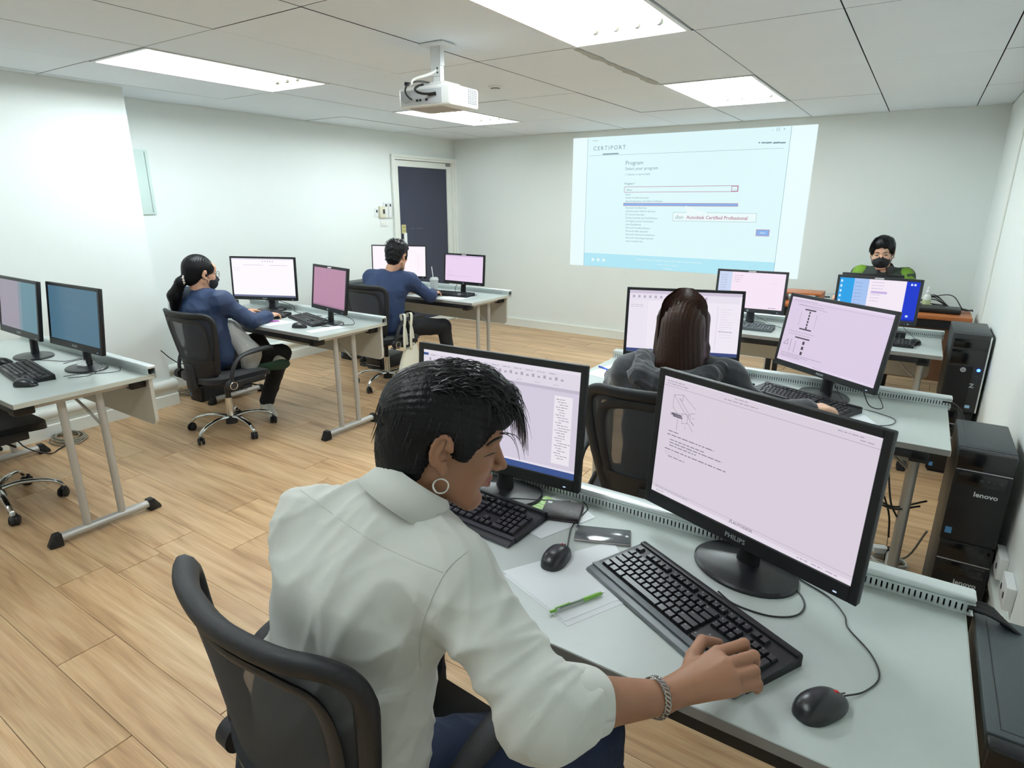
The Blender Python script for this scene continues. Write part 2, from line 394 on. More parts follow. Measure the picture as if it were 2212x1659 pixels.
# things on the left wall by the door
def switch(name, label, cat, y0, y1, z0, z1, dep, m1, extras):
    o = thing(name, label, cat, (0, (y0+y1)/2, (z0+z1)/2)); a, b = (y1-y0)/2, (z1-z0)/2
    MB().rbox(0, dep, -a, a, -b, b, .003).build('body', m1, o)
    for nm, ya, yb, za, zb, mm in extras: MB().rbox(dep, dep+.004, ya, yb, za, zb, .0015).build(nm, mm, o)
switch('wall_switch', 'small white wall plate with a dark key, leftmost of the plates beside the door', 'switch', -1.485, -1.425, 1.41, 1.51, .01, WHITEP, [('rocker', -.008, .014, .0, .03, DGREY)])
switch('thermostat', 'cream thermostat box with dark display between white wall plates', 'thermostat', -1.42, -1.335, 1.40, 1.53, .035, CREAM, [('display', .0, .03, -.02, .03, DGREY)])
switch('remote_holder', 'white remote control in a wall holder, next to the cream thermostat', 'remote control', -1.345, -1.285, 1.40, 1.57, .028, WHITEP, [('display', -.015, .012, .04, .07, MGREY)])
switch('remote_holder', 'white remote control in a wall holder, closest to the door frame', 'remote control', -1.272, -1.220, 1.40, 1.57, .028, WHITEP, [('display', -.012, .012, .04, .07, MGREY)])
switch('wall_switch', 'white triple switch plate below the thermostat and remotes', 'switch', -1.40, -1.285, 1.30, 1.38, .008, WHITEP, [('rocker', -.04, -.016, -.02, .02, TRIM), ('rocker', -.011, .013, -.02, .02, TRIM), ('rocker', .018, .042, -.02, .02, TRIM)])
o = thing('access_panel', 'pale green access panel on left wall beside the pillar', 'panel', (0, -4.07, 1.73))
MB().rbox(0, .02, -.18, .115, -.25, .25, .003).build('door', mat('panel_paint', 'd3e6e0', .5), o); MB().box(.02, .024, .085, .09, -.235, .235).build('shadow_line', mat('panel_shadow_line', '9db0aa', .5), o)  # thin strip with the shadow along the panel edge put into its colour
# outlets on the right wall
for (yy, zz, lb) in ((-4.12, .34, 'white wall outlet above the skirting, further from the camera'), (-4.34, .35, 'white wall outlet above the skirting, nearer the bottom right tower')):
    o = thing('wall_outlet', lb, 'outlet', (XR, yy, zz)); MB().rbox(-.028, 0, -.06, .06, -.04, .045, .004).build('body', WHITEP, o)
    for s_ in (-.03, .03): MB().cyl((-.0285, s_, 0), (-.027, s_, 0), .012).build('socket', DGREY, o)
# smoke detector
o = thing('smoke_detector', 'small round white smoke detector on ceiling right of the projector', 'detector', (2.684, -2.886, H))
MB().lathe([(.05, 0), (.05, -.008), (.03, -.012), (.03, -.022), (.012, -.026)]).build('body', WHITEP, o); MB().lathe([(.033, -.010), (.031, -.016)]).build('vent_ring', MGREY, o)
# projector
o = thing('projector', 'white ceiling mounted projector with black cables at its back', 'projector', (3.12, -4.03, H), 2)
MB().rbox(-.075, .075, -.055, .055, -.012, 0, .004).build('mount_plate', WHITEP, o)
a = MB().box(-.03, .03, -.018, -.014, -.15, -.012).box(-.03, -.026, -.018, .018, -.10, -.012).box(.026, .03, -.018, .018, -.10, -.012)
a.box(-.024, .024, -.012, -.008, -.19, -.08).box(-.024, -.020, -.012, .02, -.19, -.08).box(.020, .024, -.012, .02, -.19, -.08)
a.build('mount_arm', WHITEP, o)
for zz in (-.115, -.135): MB().cyl((0.012, -.0195, zz), (0.012, -.017, zz), .005, seg=10).build('bolt', MGREY, o)
MB().rbox(-.09, .09, -.06, .07, -.200, -.185, .004).rbox(-.10, -.085, -.10, .10, -.205, -.195, .002).rbox(.085, .10, -.10, .10, -.205, -.195, .002).build('mount_bracket', WHITEP, o)
bd = MB(); bd.rbox(-.165, .165, -.12, .13, -.305, -.208, .012, 3); bod = bd.build('body', mat('projector_shell', 'eef0ee', .3), o)
MB().rbox(-.150, .115, -.1225, -.118, -.295, -.225, .003).build('connector_panel', mat('projector_grey', 'b9bcbf', .4), bod)
for kx in (-.04, -.02, .02, .04, .055, .075): MB().cyl((kx, -.128, -.275+.02*(kx > 0.03)), (kx, -.122, -.275+.02*(kx > .03)), .006, seg=10).build('socket', BLACK, bod)
MB().cyl((-.115, -.126, -.255), (-.115, -.122, -.255), .030, seg=24).build('speaker_grille', mat('projector_grille', 'a5a9ab', .6), bod)
vt = MB()
for i in range(5):
    for j in range(9): vt.box(.1655, .1665, .03+.016*i, .041+.016*i, -.285+.008*j, -.281+.008*j)
vt.build('vent', MGREY, bod)
MB().box(-.12, .09, -.09, .10, -.307, -.304).build('underside_panel', mat('projector_under', 'a9a39a', .5), bod)
MB().cyl((.06, .12, -.255), (.06, .142, -.255), .036, .032, seg=24).build('lens', GLOSSB, bod)
c = MB().tube(bez((-.07, -.13, -.27), (-.10, -.20, -.24), (-.07, -.17, -.16), (0, -.03, -.19), 12), .0045, 8)
c.tube(bez((.085, -.13, -.25), (.02, -.18, -.27), (-.05, -.20, -.23), (-.035, -.08, -.195), 12), .006, 8)
c.build('cable', CABLE, o)
c = MB().tube(bez((-.06, -.14, -.20), (-.06, -.15, -.165), (-.01, -.08, -.17), (0, -.01, -.12), 10), .007, 8); c.build('cable', CABLEW, o)
MB().cyl((-.15, -.07, -.19), (-.15, -.07, -.175), .014).build('adjuster_foot', BLACK, o)
# ================================================================== PROJECTED PICTURE
def pp(cx, cy): q = at(1220+cx/3.95, 260+cy/3.95, y=0); return q.x, q.z
pic = thing('projected_picture', 'large pale blue web page projected on the front wall', 'projection', (3.07, 0, 1.565))
def wallquad(mb, x0, x1, z0, z1, yy, mi=0): mb.add([(x0, yy, z0), (x1, yy, z0), (x1, yy, z1), (x0, yy, z1)], [(0, 1, 2, 3)], mi)
off = Vector((3.07, 0, 1.565))
x0, z1 = 1.780, 2.285; x1, z0 = 4.355, .847
mb = MB(); wallquad(mb, x0-off.x, x1-off.x, z0-off.z, z1-off.z, -.003); mb.build('picture_field', emat('projected_white', 'ecfeff', .97), pic)
PC = [emat('projected_page', 'e2fcff', .96), emat('projected_footer', 'b6ebf9', .96), emat('projected_line', '8fb8c4', .9), emat('projected_text', '7d9ba8', .9), emat('projected_blue', '8db6ee', .95), emat('projected_red', 'c08aa0', .9), emat('projected_pale', 'effeff', .95)]
g = MB()
def prect(a, b, c, d, mi, yy=-.0045):
    q = pp(a, b); r = pp(c, d); wallquad(g, q[0]-off.x, r[0]-off.x, r[1]-off.z, q[1]-off.z, yy, mi)
xl = pp(185, 600)[0]-off.x; xr = 4.125-off.x; zf = pp(600, 1160)[1]-off.z
wallquad(g, xl, xr, z0-off.z, z1-off.z, -.0035, 0); wallquad(g, xl, xr, z0-off.z+.0, 1.0-off.z, -.004, 1)
wallquad(g, xl-.002, xl+.002, z0-off.z, z1-off.z, -.0045, 2); wallquad(g, xr-.002, xr+.002, z0-off.z, z1-off.z, -.0045, 2)
zt = pp(330, 300)[1]-off.z; wallquad(g, xl+.03, xr-.05, zt-.0015, zt+.0015, -.0045, 2)
def ptext(s, cx, cy, size, mi=3, al='LEFT', sp=1.0, bold=0, yy=-.0055):
    q = pp(cx, cy); addtext(g, s, size, frame((q[0]-off.x, yy, q[1]-off.z), (1, 0, 0), (0, 0, 1)), mi, align=al, spacing=sp, bold=bold)
ptext('CERTIPORT', 245, 243, .062, 3, sp=1.3); prect(325, 284, 460, 289, 3)
ptext('Console', 240, 175, .020); [prect(a_, 186, b_, 196, 3) for a_, b_ in ((1655, 1668), (1680, 1712), (1716, 1766), (1778, 1838), (1842, 1885))]; ptext('-   □   ×', 1770, 82, .035)
ptext('Program', 520, 366, .060); ptext('Select your program', 517, 414, .046); ptext('(* indicates a required field)', 517, 463, .026)
ptext('Program *', 512, 541, .030, bold=.0004)
def pframe(a, b, c, d, t, mi):
    q = pp(a, b); r = pp(c, d); X0, X1, Z1, Z0 = q[0]-off.x, r[0]-off.x, q[1]-off.z, r[1]-off.z
    for e in ((X0, X1, Z1-t, Z1), (X0, X1, Z0, Z0+t), (X0, X0+t, Z0, Z1), (X1-t, X1, Z0, Z1)): wallquad(g, *e, -.0058, mi)
pframe(510, 566, 1480, 610, .005, 5); pframe(1425, 560, 1476, 606, .006, 5); ptext('Select', 528, 594, .028); ptext('⌄', 1440, 584, .03)
prect(502, 704, 1478, 736, 4, -.005); pframe(502, 704, 1478, 736, .005, 5)
names = ['Select', 'Adobe Certified Associate', 'App Development with Swift Certification', None, 'Autodesk Certified User', 'Communication Skills for Business', 'EC-Council Associate', 'Entrepreneurship and Small Business', 'IC3 Digital Literacy Certification', 'Intuit QuickBooks', 'Microsoft Certified Educator', 'Microsoft Office Specialist', 'Microsoft Technical Certifications', 'Microsoft Technology Associate', 'Unity Certified User']
for i, s in enumerate(names):
    if s: ptext(s, 520, 633+28.3*i, .0255)
q = pp(925, 784); r = pp(1632, 872); Z1, Z0 = q[1]-off.z, r[1]-off.z; X0, X1 = q[0]-off.x, r[0]-off.x
wallquad(g, X0, X1, Z0, Z1, -.0062, 6)
a = pp(1030, 728); b = pp(1040, 784); c = pp(1210, 788)
g.add([(a[0]-off.x, -.0062, a[1]-off.z), (b[0]-off.x, -.0062, Z1), (c[0]-off.x, -.0062, Z1)], [(0, 1, 2)], 6)
for e in ((X0, X1, Z0, Z0+.003), (X0, X0+.003, Z0, Z1), (X1-.003, X1, Z0, Z1), (X0, b[0]-off.x, Z1-.003, Z1), (c[0]-off.x, X1, Z1-.003, Z1)): wallquad(g, *e, -.0068, 2)
ptext('เลือก', 942, 828, .046, 3, yy=-.0075); ptext('Autodesk Certified Professional', 1040, 828, .0490, 5, bold=.0008, yy=-.0075)
prect(1635, 930, 1743, 990, 4, -.005); pframe(1635, 930, 1743, 990, .005, 5); ptext('Next', 1688, 960, .025, 6, 'CENTER')
zz = .925-off.z
for i in range(3): g.add([(xl+.12+.07*i+.018*math.cos(k*math.pi/8), -.005, zz+.018*math.sin(k*math.pi/8)) for k in range(16)], [tuple(range(16))], 6)
for k, (s, dz, sz) in enumerate((('© 1996-2020 Certiport. All rights reserved. All Certiport logos are trademarks.', .03, .024), ('Privacy    Terms    Support', -.015, .022), ('Certiport', -.055, .026))):
    addtext(g, s, sz, frame((-.06, -.0055, zz+dz), (1, 0, 0), (0, 0, 1)), 6)
g.build('picture_content', PC, pic, flip=False)

# ================================================================== DESKS
DL, DD, DH = 1.553, .600, .75
def slot_strip(x0, x1, y, z0, z1, pitch=.0106, dep=.002):
    mb = MB(); h = z1-z0; mb.box(x0, x1, y, y+dep, z0, z0+.2*h).box(x0, x1, y, y+dep, z1-.2*h, z1)
    n = int((x1-x0)/pitch); st = (x1-x0)/n
    for i in range(n+1):
        a = max(x0, x0+st*i-st*.34); b = min(x1, x0+st*i+st*.34); mb.box(a, b, y, y+dep, z0+.2*h, z1-.2*h)
    return mb
def make_desk():
    t = thing('training_desk', 'x', 'desk')            # origin: floor below the left front corner
    MB().rbox(0, DL, 0, DD, DH-.024, DH, .0018, 1).build('worktop', DESK, t)
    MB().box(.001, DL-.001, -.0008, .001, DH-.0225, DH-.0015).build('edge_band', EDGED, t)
    MB().box(DL-.001, DL+.0008, .001, DD-.001, DH-.0225, DH-.0015).build('edge_band', EDGE, t)
    MB().rbox(.06, DL-.06, .012, .05, DH-.062, DH-.0245, .004).build('front_beam', BLACK, t)
    MB().rbox(.06, DL-.06, DD-.10, DD-.06, DH-.062, DH-.0245, .004).build('rear_beam', BLACK, t)
    # modesty panel with rounded lower corners
    r = .035; y0, y1 = DD-.022, DD-.004; o = []
    for cx, cz, a0 in ((.03+r, .470+r, 180), (DL-.03-r, .470+r, 270)):
        for i in range(5):
            a = R_(a0+22.5*i); o.append((cx+r*math.cos(a), cz+r*math.sin(a)))
    o += [(DL-.03, DH-.025), (.03, DH-.025)]
    MB().prism(o, 'y', y0, y1).build('modesty_panel', mat('modesty_laminate', 'c7c4ba', .5), t, ang=30)
    # aluminium cable rail
    rl = MB().rbox(0.0, DL+.012, DD-.040, DD+.004, DH+.034, DH+.048, .006, 3).box(0, DL+.012, DD-.036, DD-.033, DH+.001, DH+.036).box(0, DL+.012, DD-.004, DD, DH-.02, DH+.036).box(0, DL+.012, DD-.036, DD, DH+.0005, DH+.003)
    rl.v = rl.v; 
    rail = MB().rbox(0.0, DL+.012, DD-.040, DD+.004, DH+.030, DH+.046, .006, 3).box(0, DL+.012, DD-.002, DD+.002, DH-.02, DH+.036).box(0, DL+.012, DD-.036, DD, DH+.0005, DH+.0025)
    rail.box(0, DL+.012, DD-.0385, DD-.036, DH+.0275, DH+.031)
    rail = rail.build('cable_rail', ALU, t)
    slot_strip(0, DL+.006, DD-.036, DH+.002, DH+.030).build('slotted_strip', ALU, rail)
    MB().box(.002, DL+.008, DD-.022, DD-.019, DH+.002, DH+.029).build('rail_lining', BLACK, rail)
    for xx, sg in ((DL-.09, 1), (.09, -1)):
        f = MB().rbox(xx-.018, xx+.018, .085, DD-.085, DH-.058, DH-.028, .006); fo = f.build('top_bar', LEGM, t)
        MB().rbox(xx-.03, xx+.035, .012, .095, DH-.075, DH-.024, .008).build('bracket', BLACK, t)
        MB().rbox(xx-.03, xx+.035, DD-.10, DD-.024, DH-.075, DH-.024, .008).build('bracket', BLACK, t)
        for yy in (.205, .365): MB().cyl((xx, yy, .05), (xx, yy, DH-.05), .0175, seg=16).build('leg', LEGM, t)
        foot = MB().tube([(xx, .085, .038), (xx, DD-.105, .038)], .024, 16, sy=.85).build('foot_bar', LEGM, t)
        for s_, ya, yb in ((1, .085, .030), (-1, DD-.110, DD-.050)):
            cp = MB(); cp.prism([(xx-.026, .003), (xx+.026, .003), (xx+.028, .03), (xx+.02, .062), (xx-.02, .062), (xx-.028, .03)], 'y', ya, (ya+yb)/2); A = [(xx-.026, .003), (xx+.026, .003), (xx+.028, .03), (xx+.02, .062), (xx-.02, .062), (xx-.028, .03)]; B = [(xx-.02, .003), (xx+.02, .003), (xx+.018, .012), (xx+.01, .018), (xx-.01, .018), (xx-.018, .012)]
            n = 6; ym = (ya+yb)/2; cp.add([(p[0], ym, p[1]) for p in A]+[(p[0], yb, p[1]) for p in B], [tuple(range(n-1, -1, -1)), tuple(range(n, 2*n))]+[(i, (i+1) % n, n+(i+1) % n, n+i) for i in range(n)])
            cp.build('foot_cap', BLACK, t)
        MB().tube(bez((xx-sg*.005, .365, DH-.24), (xx-sg*.05, .355, DH-.20), (xx-sg*.13, .33, DH-.12), (xx-sg*.18, .31, DH-.075), 8), .007, 8).build('stay_bar', LEGM, t)
        MB().rbox(xx-sg*.18-.035, xx-sg*.18+.035, .27, .35, DH-.085, DH-.024, .012).build('stay_bracket', BLACK, t)
    return t
YD = {'A': -5.815, 'B': -4.182, 'C': -2.542}
XL, XRD = .637, 3.988
desk = make_desk()
desk['group'] = 'white training desks in two columns of three'
spots = [(XL, 'A', 'nearest left training desk, with two dim teal screens'), (XL, 'B', 'middle left training desk where the ponytailed person works'), (XL, 'C', 'farthest left training desk, beside the dark door'),
         (XRD, 'A', 'nearest right training desk, under the large tilted monitor and white-shirted person'), (XRD, 'B', 'middle right training desk of the person in the hooded top'), (XRD, 'C', 'farthest right training desk, in front of the instructor')]
DK = {}
for i, (x, r_, lb) in enumerate(spots):
    o = desk if i == 0 else dup(desk)
    o.location = (x, YD[r_], 0); o['label'] = lb; DK[(x > 2, r_)] = o

# ================================================================== CHAIRS (local frame: faces +Y, origin on the floor below the seat)
def back_curve(u, h):      # u -1..1 across, h 0..1 up -> point on the back shell
    z = .53+.42*h; y = -.235 - .075*max(0, h)**1.3 + .035*h*h + (.075*(abs(u)**2.2))
    w_ = .165+.085*math.sin(min(1, h*1.05)*math.pi*.5)
    return Vector((u*w_, y, z))
def make_chair():
    t = thing('office_chair', 'x', 'office chair')
    base = MB().cyl((0, 0, .065), (0, 0, .125), .042, .034, 20).build('hub', BLACK, t)
    for k in range(5):
        a = R_(72*k-78); c, s_ = math.cos(a), math.sin(a)
        P = [(.03, .115), (.10, .128), (.18, .122), (.245, .104), (.280, .078), (.288, .058)]
        MB().tube(smooth_path([(c*r, s_*r, z) for r, z in P], 4), [.017-.00022*i for i in range(21)], 10, sy=.75).build('base_leg', CHROME, t)
        cs = MB(); M = Matrix.Translation((c*.288, s_*.288, 0)) @ Matrix.Rotation(a+.9+k*1.7, 4, 'Z')
        for q in (-1, 1): cs.lathe([(.0, -.009), (.018, -.0095), (.026, -.006), (.027, .0), (.026, .006), (.018, .0095), (.0, .009)], (0, 0, 0), 18, M=M @ Matrix.Translation((.012, q*.013, .0272)) @ Matrix.Rotation(R_(90), 4, 'X'))
        cs.tube([M @ Vector((.012-.029*math.cos(R_(b)), 0, .027+.029*math.sin(R_(b)))) for b in range(-10, 150, 20)], .011, 8); cs.cyl(M @ Vector((0, 0, .045)), M @ Vector((0, 0, .066)), .008, seg=8)
        cs.build('caster', BLACK, t)
    MB().cyl((0, 0, .10), (0, 0, .27), .025, seg=20).build('gas_column', CHROME, t)
    MB().cyl((0, 0, .27), (0, 0, .40), .019, seg=16).rbox(-.08, .08, -.14, .12, .385, .43, .015).rbox(-.035, .035, -.245, -.10, .40, .425, .008).cyl((.08, .04, .40), (.25, .06, .395), .006, seg=8).build('mechanism', BLACK, t)
    # seat cushion
    bm = bmesh.new(); bmesh.ops.create_cube(bm, size=1); bmesh.ops.subdivide_edges(bm, edges=bm.edges[:], cuts=7, use_grid_fill=True)
    for v in bm.verts:
        x, y, z = v.co*2
        k = (abs(x)**4+abs(y)**4)**.25; q = max(abs(x), abs(y)); f = q/k if k > 0 else 1
        X, Y = x*f, y*f; e = (abs(x)**6+abs(y)**6)**(1/6) if 0 else max(abs(x), abs(y))
        zz = z*(.036*(1-e**6*.45)) + (.012*(X*X)-.025*max(0, Y)**3)
        v.co = Vector((X*.245, Y*.24+.01, .462+zz))
    MB().frombm(bm).build('seat', SEATF, t, ang=60)
    # back frame: closed loop swept with a flat section, mesh panel, lower shell
    loop = []
    side = [(-1, .0), (-1, .25), (-1, .5), (-1, .72), (-1, .88), (-.93, .965), (-.78, 1.0), (-.5, 1.0), (0, 1.0)]
    pts = side+[(-u, h) for u, h in reversed(side[:-1])]
    path = smooth_path([back_curve(u, h) for u, h in pts], 4)
    rad = []
    for i in range(len(path)):
        f = abs(i/(len(path)-1)*2-1); rad.append(.021+.008*(1-f)+.006*max(0, f-.75)*4)
    MB().tube(path, rad, 10, sy=.62, up=(0, -1, 0)).build('back_frame', CHAIRP, t, ang=60)
    nu, nh = 14, 12
    def surf(u0, u1, h0, h1, dy, th=None):
        v = [back_curve(u0+(u1-u0)*i/nu, h0+(h1-h0)*j/nh)+Vector((0, dy, 0)) for j in range(nh+1) for i in range(nu+1)]
        f = [(j*(nu+1)+i, j*(nu+1)+i+1, (j+1)*(nu+1)+i+1, (j+1)*(nu+1)+i) for j in range(nh) for i in range(nu)]
        return v, f
    v, f = surf(-.94, .94, .10, .985, .0); MB().add(v, f).build('mesh_panel', MESHF, t, flip=False)
    # inner black border of the mesh, and lumbar shell
    bp = []
    for (u, h) in [(-.80, .12), (-.82, .4), (-.80, .7), (-.72, .85), (-.5, .90), (0, .905)]: bp.append((u, h))
    bp = bp+[(-u, h) for u, h in reversed(bp[:-1])]
    MB().tube(smooth_path([back_curve(u, h)+Vector((0, -.002, 0)) for u, h in bp], 4), .020, 8, sy=.3, up=(0, -1, 0)).build('inner_frame', CHAIRP, t, ang=60)
    mb = MB(); v, f = surf(-1, 1, -.08, .24, -.012); v2, f2 = surf(-1, 1, -.08, .24, .012)
    n0 = len(v); V = v+v2; F = list(f)+[tuple(reversed([i+n0 for i in q])) for q in f2]
    ring = [i for i in range(nu+1)]+[j*(nu+1)+nu for j in range(1, nh+1)]+[nh*(nu+1)+i for i in range(nu-1, -1, -1)]+[j*(nu+1) for j in range(nh-1, 0, -1)]
    F += [(ring[i], ring[(i+1) % len(ring)], ring[(i+1) % len(ring)]+n0, ring[i]+n0) for i in range(len(ring))]
    mb.add(V, F).build('lumbar_shell', CHAIRP, t, ang=50)
    MB().rbox(-.045, .045, -.265, -.225, .40, .60, .015).build('back_bracket', CHAIRP, t)
    # armrests
    for s_ in (-1, 1):
        X = s_*.292
        p = smooth_path([(X, -.15, .455), (X+s_*.005, -.145, .53), (X+s_*.008, -.115, .605), (X+s_*.003, -.06, .648), (X, .03, .664), (X, .13, .668), (X, .19, .662)], 5)
        n = len(p); r = [.019 if i < n*.45 else .019+.013*min(1, (i-n*.45)/(n*.2)) for i in range(n)]; r[-1] = .018
        ar = MB().tube(p, r, 12, sy=.5, up=(0, 1, .3)); arm = ar.build('armrest', CHAIRP, t, ang=60)
        MB().cyl((X-s_*.022, -.15, .455), (X+s_*.020, -.15, .455), .036, seg=28).rbox(min(X-s_*.03, X-s_*.012), max(X-s_*.03, X-s_*.012), -.16, .12, .425, .470, .008).rbox(min(X, X-s_*.26), max(X, X-s_*.26), -.06, .0, .405, .425, .006).build('arm_joint', CHAIRP, arm)
        MB().tube([(X+s_*.021, -.15+.026*math.cos(R_(a)), .455+.026*math.sin(R_(a))) for a in range(0, 360, 15)], .0028, 6, closed=True).build('chrome_ring', CHROME, arm)
    return t
ch = make_chair(); first = True
CH = {}
for key, x, y, rz, lb in (('A', 1.42, -5.757, 0, 'empty black office chair tucked at the nearest left desk'), ('B', 1.39, -4.37, 2, 'black mesh office chair under the ponytailed person'), ('C', 1.50, -2.905, -2, 'black mesh office chair with a tote bag hanging on its armrest'),
                          ('R2', 4.60, -4.52, 14, 'black mesh office chair under the long-haired person in a hooded top'), ('R3', 4.53, -6.01, -4, 'large foreground black mesh office chair under the white-shirted person')):
    if first: o = ch; first = False
    else: o = dup(ch)
    o.location = (x, y, 0); o.rotation_euler = (0, 0, R_(rz)); o.scale = (1, 1, {'B': .93, 'C': .955}.get(key, 1)); o['label'] = lb; o['group'] = 'black mesh office chairs'; CH[key] = o
# ================================================================== MONITORS
rr = random.Random(3)
CAMBAR = mat('sticker_white', 'f0f0f0', .5)
def textbar(g, u, v, wd, h, mi, rr):
    """a line of small print as word-length dashes"""
    x = u
    while x < u+wd:
        l = rr.uniform(.25, 1.0)*h*3.0; l = min(l, u+wd-x); g.append((x, v, x+l, v+h*.62, mi)); x += l+h*.5
def monitor(name, label, kind, W, Hh, pos, yaw, tilt, base, scolor, gfx, gmats, logo=None, estr=.85, bezel=None, baser=.115, texts=()):
    """pos = bottom centre of the front face; yaw 0 faces the room rear (-Y); base = xy of the foot"""
    bz = DH+.0002
    t = thing(name, label, 'monitor', (base[0], base[1], bz), yaw, 'monitors on the training desks')
    inv = Matrix.Rotation(-R_(yaw), 4, 'Z') @ Matrix.Translation((-base[0], -base[1], -bz))
    b0 = inv @ Vector(pos)
    PM = Matrix.Translation(b0) @ Matrix.Rotation(-R_(tilt), 4, 'X')      # panel frame: x right, z up, -y to the viewer
    sb, tb, bb_ = bezel or (.017, .017, .030)
    th = .020
    # housing with a rimmed front
    h = MB(); h.rbox(-W/2, W/2, .004, th, 0, Hh, .004, 2, M=PM)
    for e in ((-W/2, -W/2+sb, 0, Hh), (W/2-sb, W/2, 0, Hh)): h.rbox(e[0], e[1], 0, .006, e[2], e[3], .0018, 1, M=PM)
    h.rbox(-W/2+sb-.001, W/2-sb+.001, 0, .006, 0, bb_, .0018, 1, M=PM).rbox(-W/2+sb-.001, W/2-sb+.001, 0, .006, Hh-tb, Hh, .0018, 1, M=PM)
    h.rbox(-W*.36, W*.36, th-.002, th+.022, Hh*.10, Hh*.85, .015, 2, M=PM)
    hs = h.build('housing', kind, t)
    sx0, sx1, sz0, sz1 = -W/2+sb, W/2-sb, bb_, Hh-tb
    s_ = MB(); s_.add([PM @ Vector(p) for p in ((sx0, .0035, sz0), (sx1, .0035, sz0), (sx1, .0035, sz1), (sx0, .0035, sz1))], [(0, 1, 2, 3)])
    so = s_.build('screen', emat('screen_'+scolor, scolor, estr), t, flip=False)
    g = MB(); sw, sh = sx1-sx0, sz1-sz0
    for q in gfx:
        if len(q) == 5:
            u0, v0, u1, v1, mi = q
            P = [(u0, v1), (u1, v1), (u1, v0), (u0, v0)]
        else:   # line: u0 v0 u1 v1 mi width
            u0, v0, u1, v1, mi, lw = q; a = Vector((u0*sw, v0*sh)); b = Vector((u1*sw, v1*sh)); n = (b-a).orthogonal().normalized()*lw/2
            P = [((p.x)/sw, (p.y)/sh) for p in (a-n, b-n, b+n, a+n)]
        yy = .0033-.00003*mi
        g.add([PM @ Vector((sx0+u*sw, yy, sz1-v*sh)) for u, v in P], [(0, 1, 2, 3)], mi)
    for (tx_, u, v, size, mi) in texts:
        addtext(g, tx_, size, PM @ frame((sx0+u*sw, .0030, sz1-v*sh), (1, 0, 0), (0, 0, 1)), mi, align='LEFT')
    if g.v: g.build('screen_graphics', [emat('gfx_'+c, c, estr) for c in gmats], so, flip=False)
    # stand
    if kind is not None:
        nk = b0+Vector((0, .035, 0)); top = PM @ Vector((0, th+.012, Hh*.30)); fz = .014
        MB().tube([Vector((0, 0.01, fz)), Vector((0, .015, max(.05, b0.z-.02))), top], [.030, .027, .027], 12, sy=.62, up=(0, 1, 0)).build('stand_neck', kind, t)
        MB().lathe([(baser, 0), (baser, .006), (baser-.006, .010), (baser*.5, .015), (.035, .018)], (0, 0, 0), 40, sy=.80).build('stand_base', SATIN, t, ang=25)
    if logo == 'hp': MB().rbox(-.026, .026, -.0006, .004, Hh-tb*.85, Hh-tb*.3, .001, 1, M=PM).build('camera_cover', CAMBAR, t)
    if logo:
        lg = MB()
        if logo == 'hp':
            lg.lathe([(.008, 0), (.008, .0008)], (0, 0, 0), 20, M=PM @ Matrix.Translation((0, -.0005, bb_*.45)) @ Matrix.Rotation(R_(90), 4, 'X'))
            lg.build('logo_disc', SILVERT, t); lg = MB(); addtext(lg, 'hp', .011, PM @ frame((0, -.0016, bb_*.45), (1, 0, 0), (0, 0, 1))); lg.build('logo_lettering', BLACK, t)
        else:
            addtext(lg, logo, bb_*.45, PM @ frame((0, -.0004, bb_*.48), (1, 0, 0), (0, 0, 1)), bold=.0003, spacing=1.05); lg.build('logo_lettering', SILVERT, t)
    MB().box(W/2-sb-.03, W/2-sb-.022, -.0004, .001, .009, .012, M=PM).build('power_light', mat('led_white', 'cfe0ff', .4, emit=.6), t)
    return t
# foreground right, tilted exam screen
g = [(.0, .0, 1, .012, 0), (.0, .072, 1, .0745, 1), (.0, .935, 1, .937, 1), (0, .965, 1, 1, 0)]
for v, w_ in ((.03, .10), (.05, .12)): textbar(g, .02, v, w_, .010, 2, rr)
textbar(g, .39, .022, .07, .009, 2, rr); textbar(g, .34, .045, .17, .010, 2, rr); textbar(g, .84, .028, .10, .009, 2, rr); textbar(g, .925, .050, .05, .009, 2, rr)
textbar(g, .06, .435, .06, .011, 3, rr); textbar(g, .055, .465, .27, .012, 3, rr)
for i in range(3): textbar(g, .075, .505+.024*i, (.20, .30, .16)[i], .011, 3, rr)
textbar(g, .05, .59, .35, .012, 3, rr)
for e in ((.055, .617, .055, .637), (.055, .617, .14, .617), (.055, .637, .14, .637), (.14, .617, .14, .637)): g.append((*e, 1, .0004))
textbar(g, .075, .648, .10, .010, 3, rr)
for e in [(.068, .135, .12, .115), (.12, .115, .20, .20), (.068, .135, .068, .235), (.068, .235, .10, .28), (.068, .135, .128, .235), (.12, .115, .12, .165), (.10, .15, .17, .26), (.10, .15, .12, .165), (.128, .235, .165, .285), (.20, .235, .175, .24), (.175, .24, .175, .30), (.175, .30, .20, .325), (.20, .275, .185, .28),
          (.165, .285, .165, .25), (.13, .265, .16, .26), (.13, .265, .13, .345), (.16, .26, .16, .335), (.13, .345, .16, .335), (.16, .32, .20, .385), (.165, .285, .20, .335), (.06, .285, .13, .27), (.06, .30, .13, .295), (.06, .285, .06, .305), (.105, .31, .105, .42), (.15, .36, .155, .385)]: g.append((*e, 4, .0007))
g += [(.065, .283, .125, .298, 5), (.075, .300, .13, .312, 5)]
for u in (.03, .78, .84, .90): textbar(g, u, .975, .045, .010, 2, rr)
textbar(g, .02, .945, .20, .009, 2, rr)
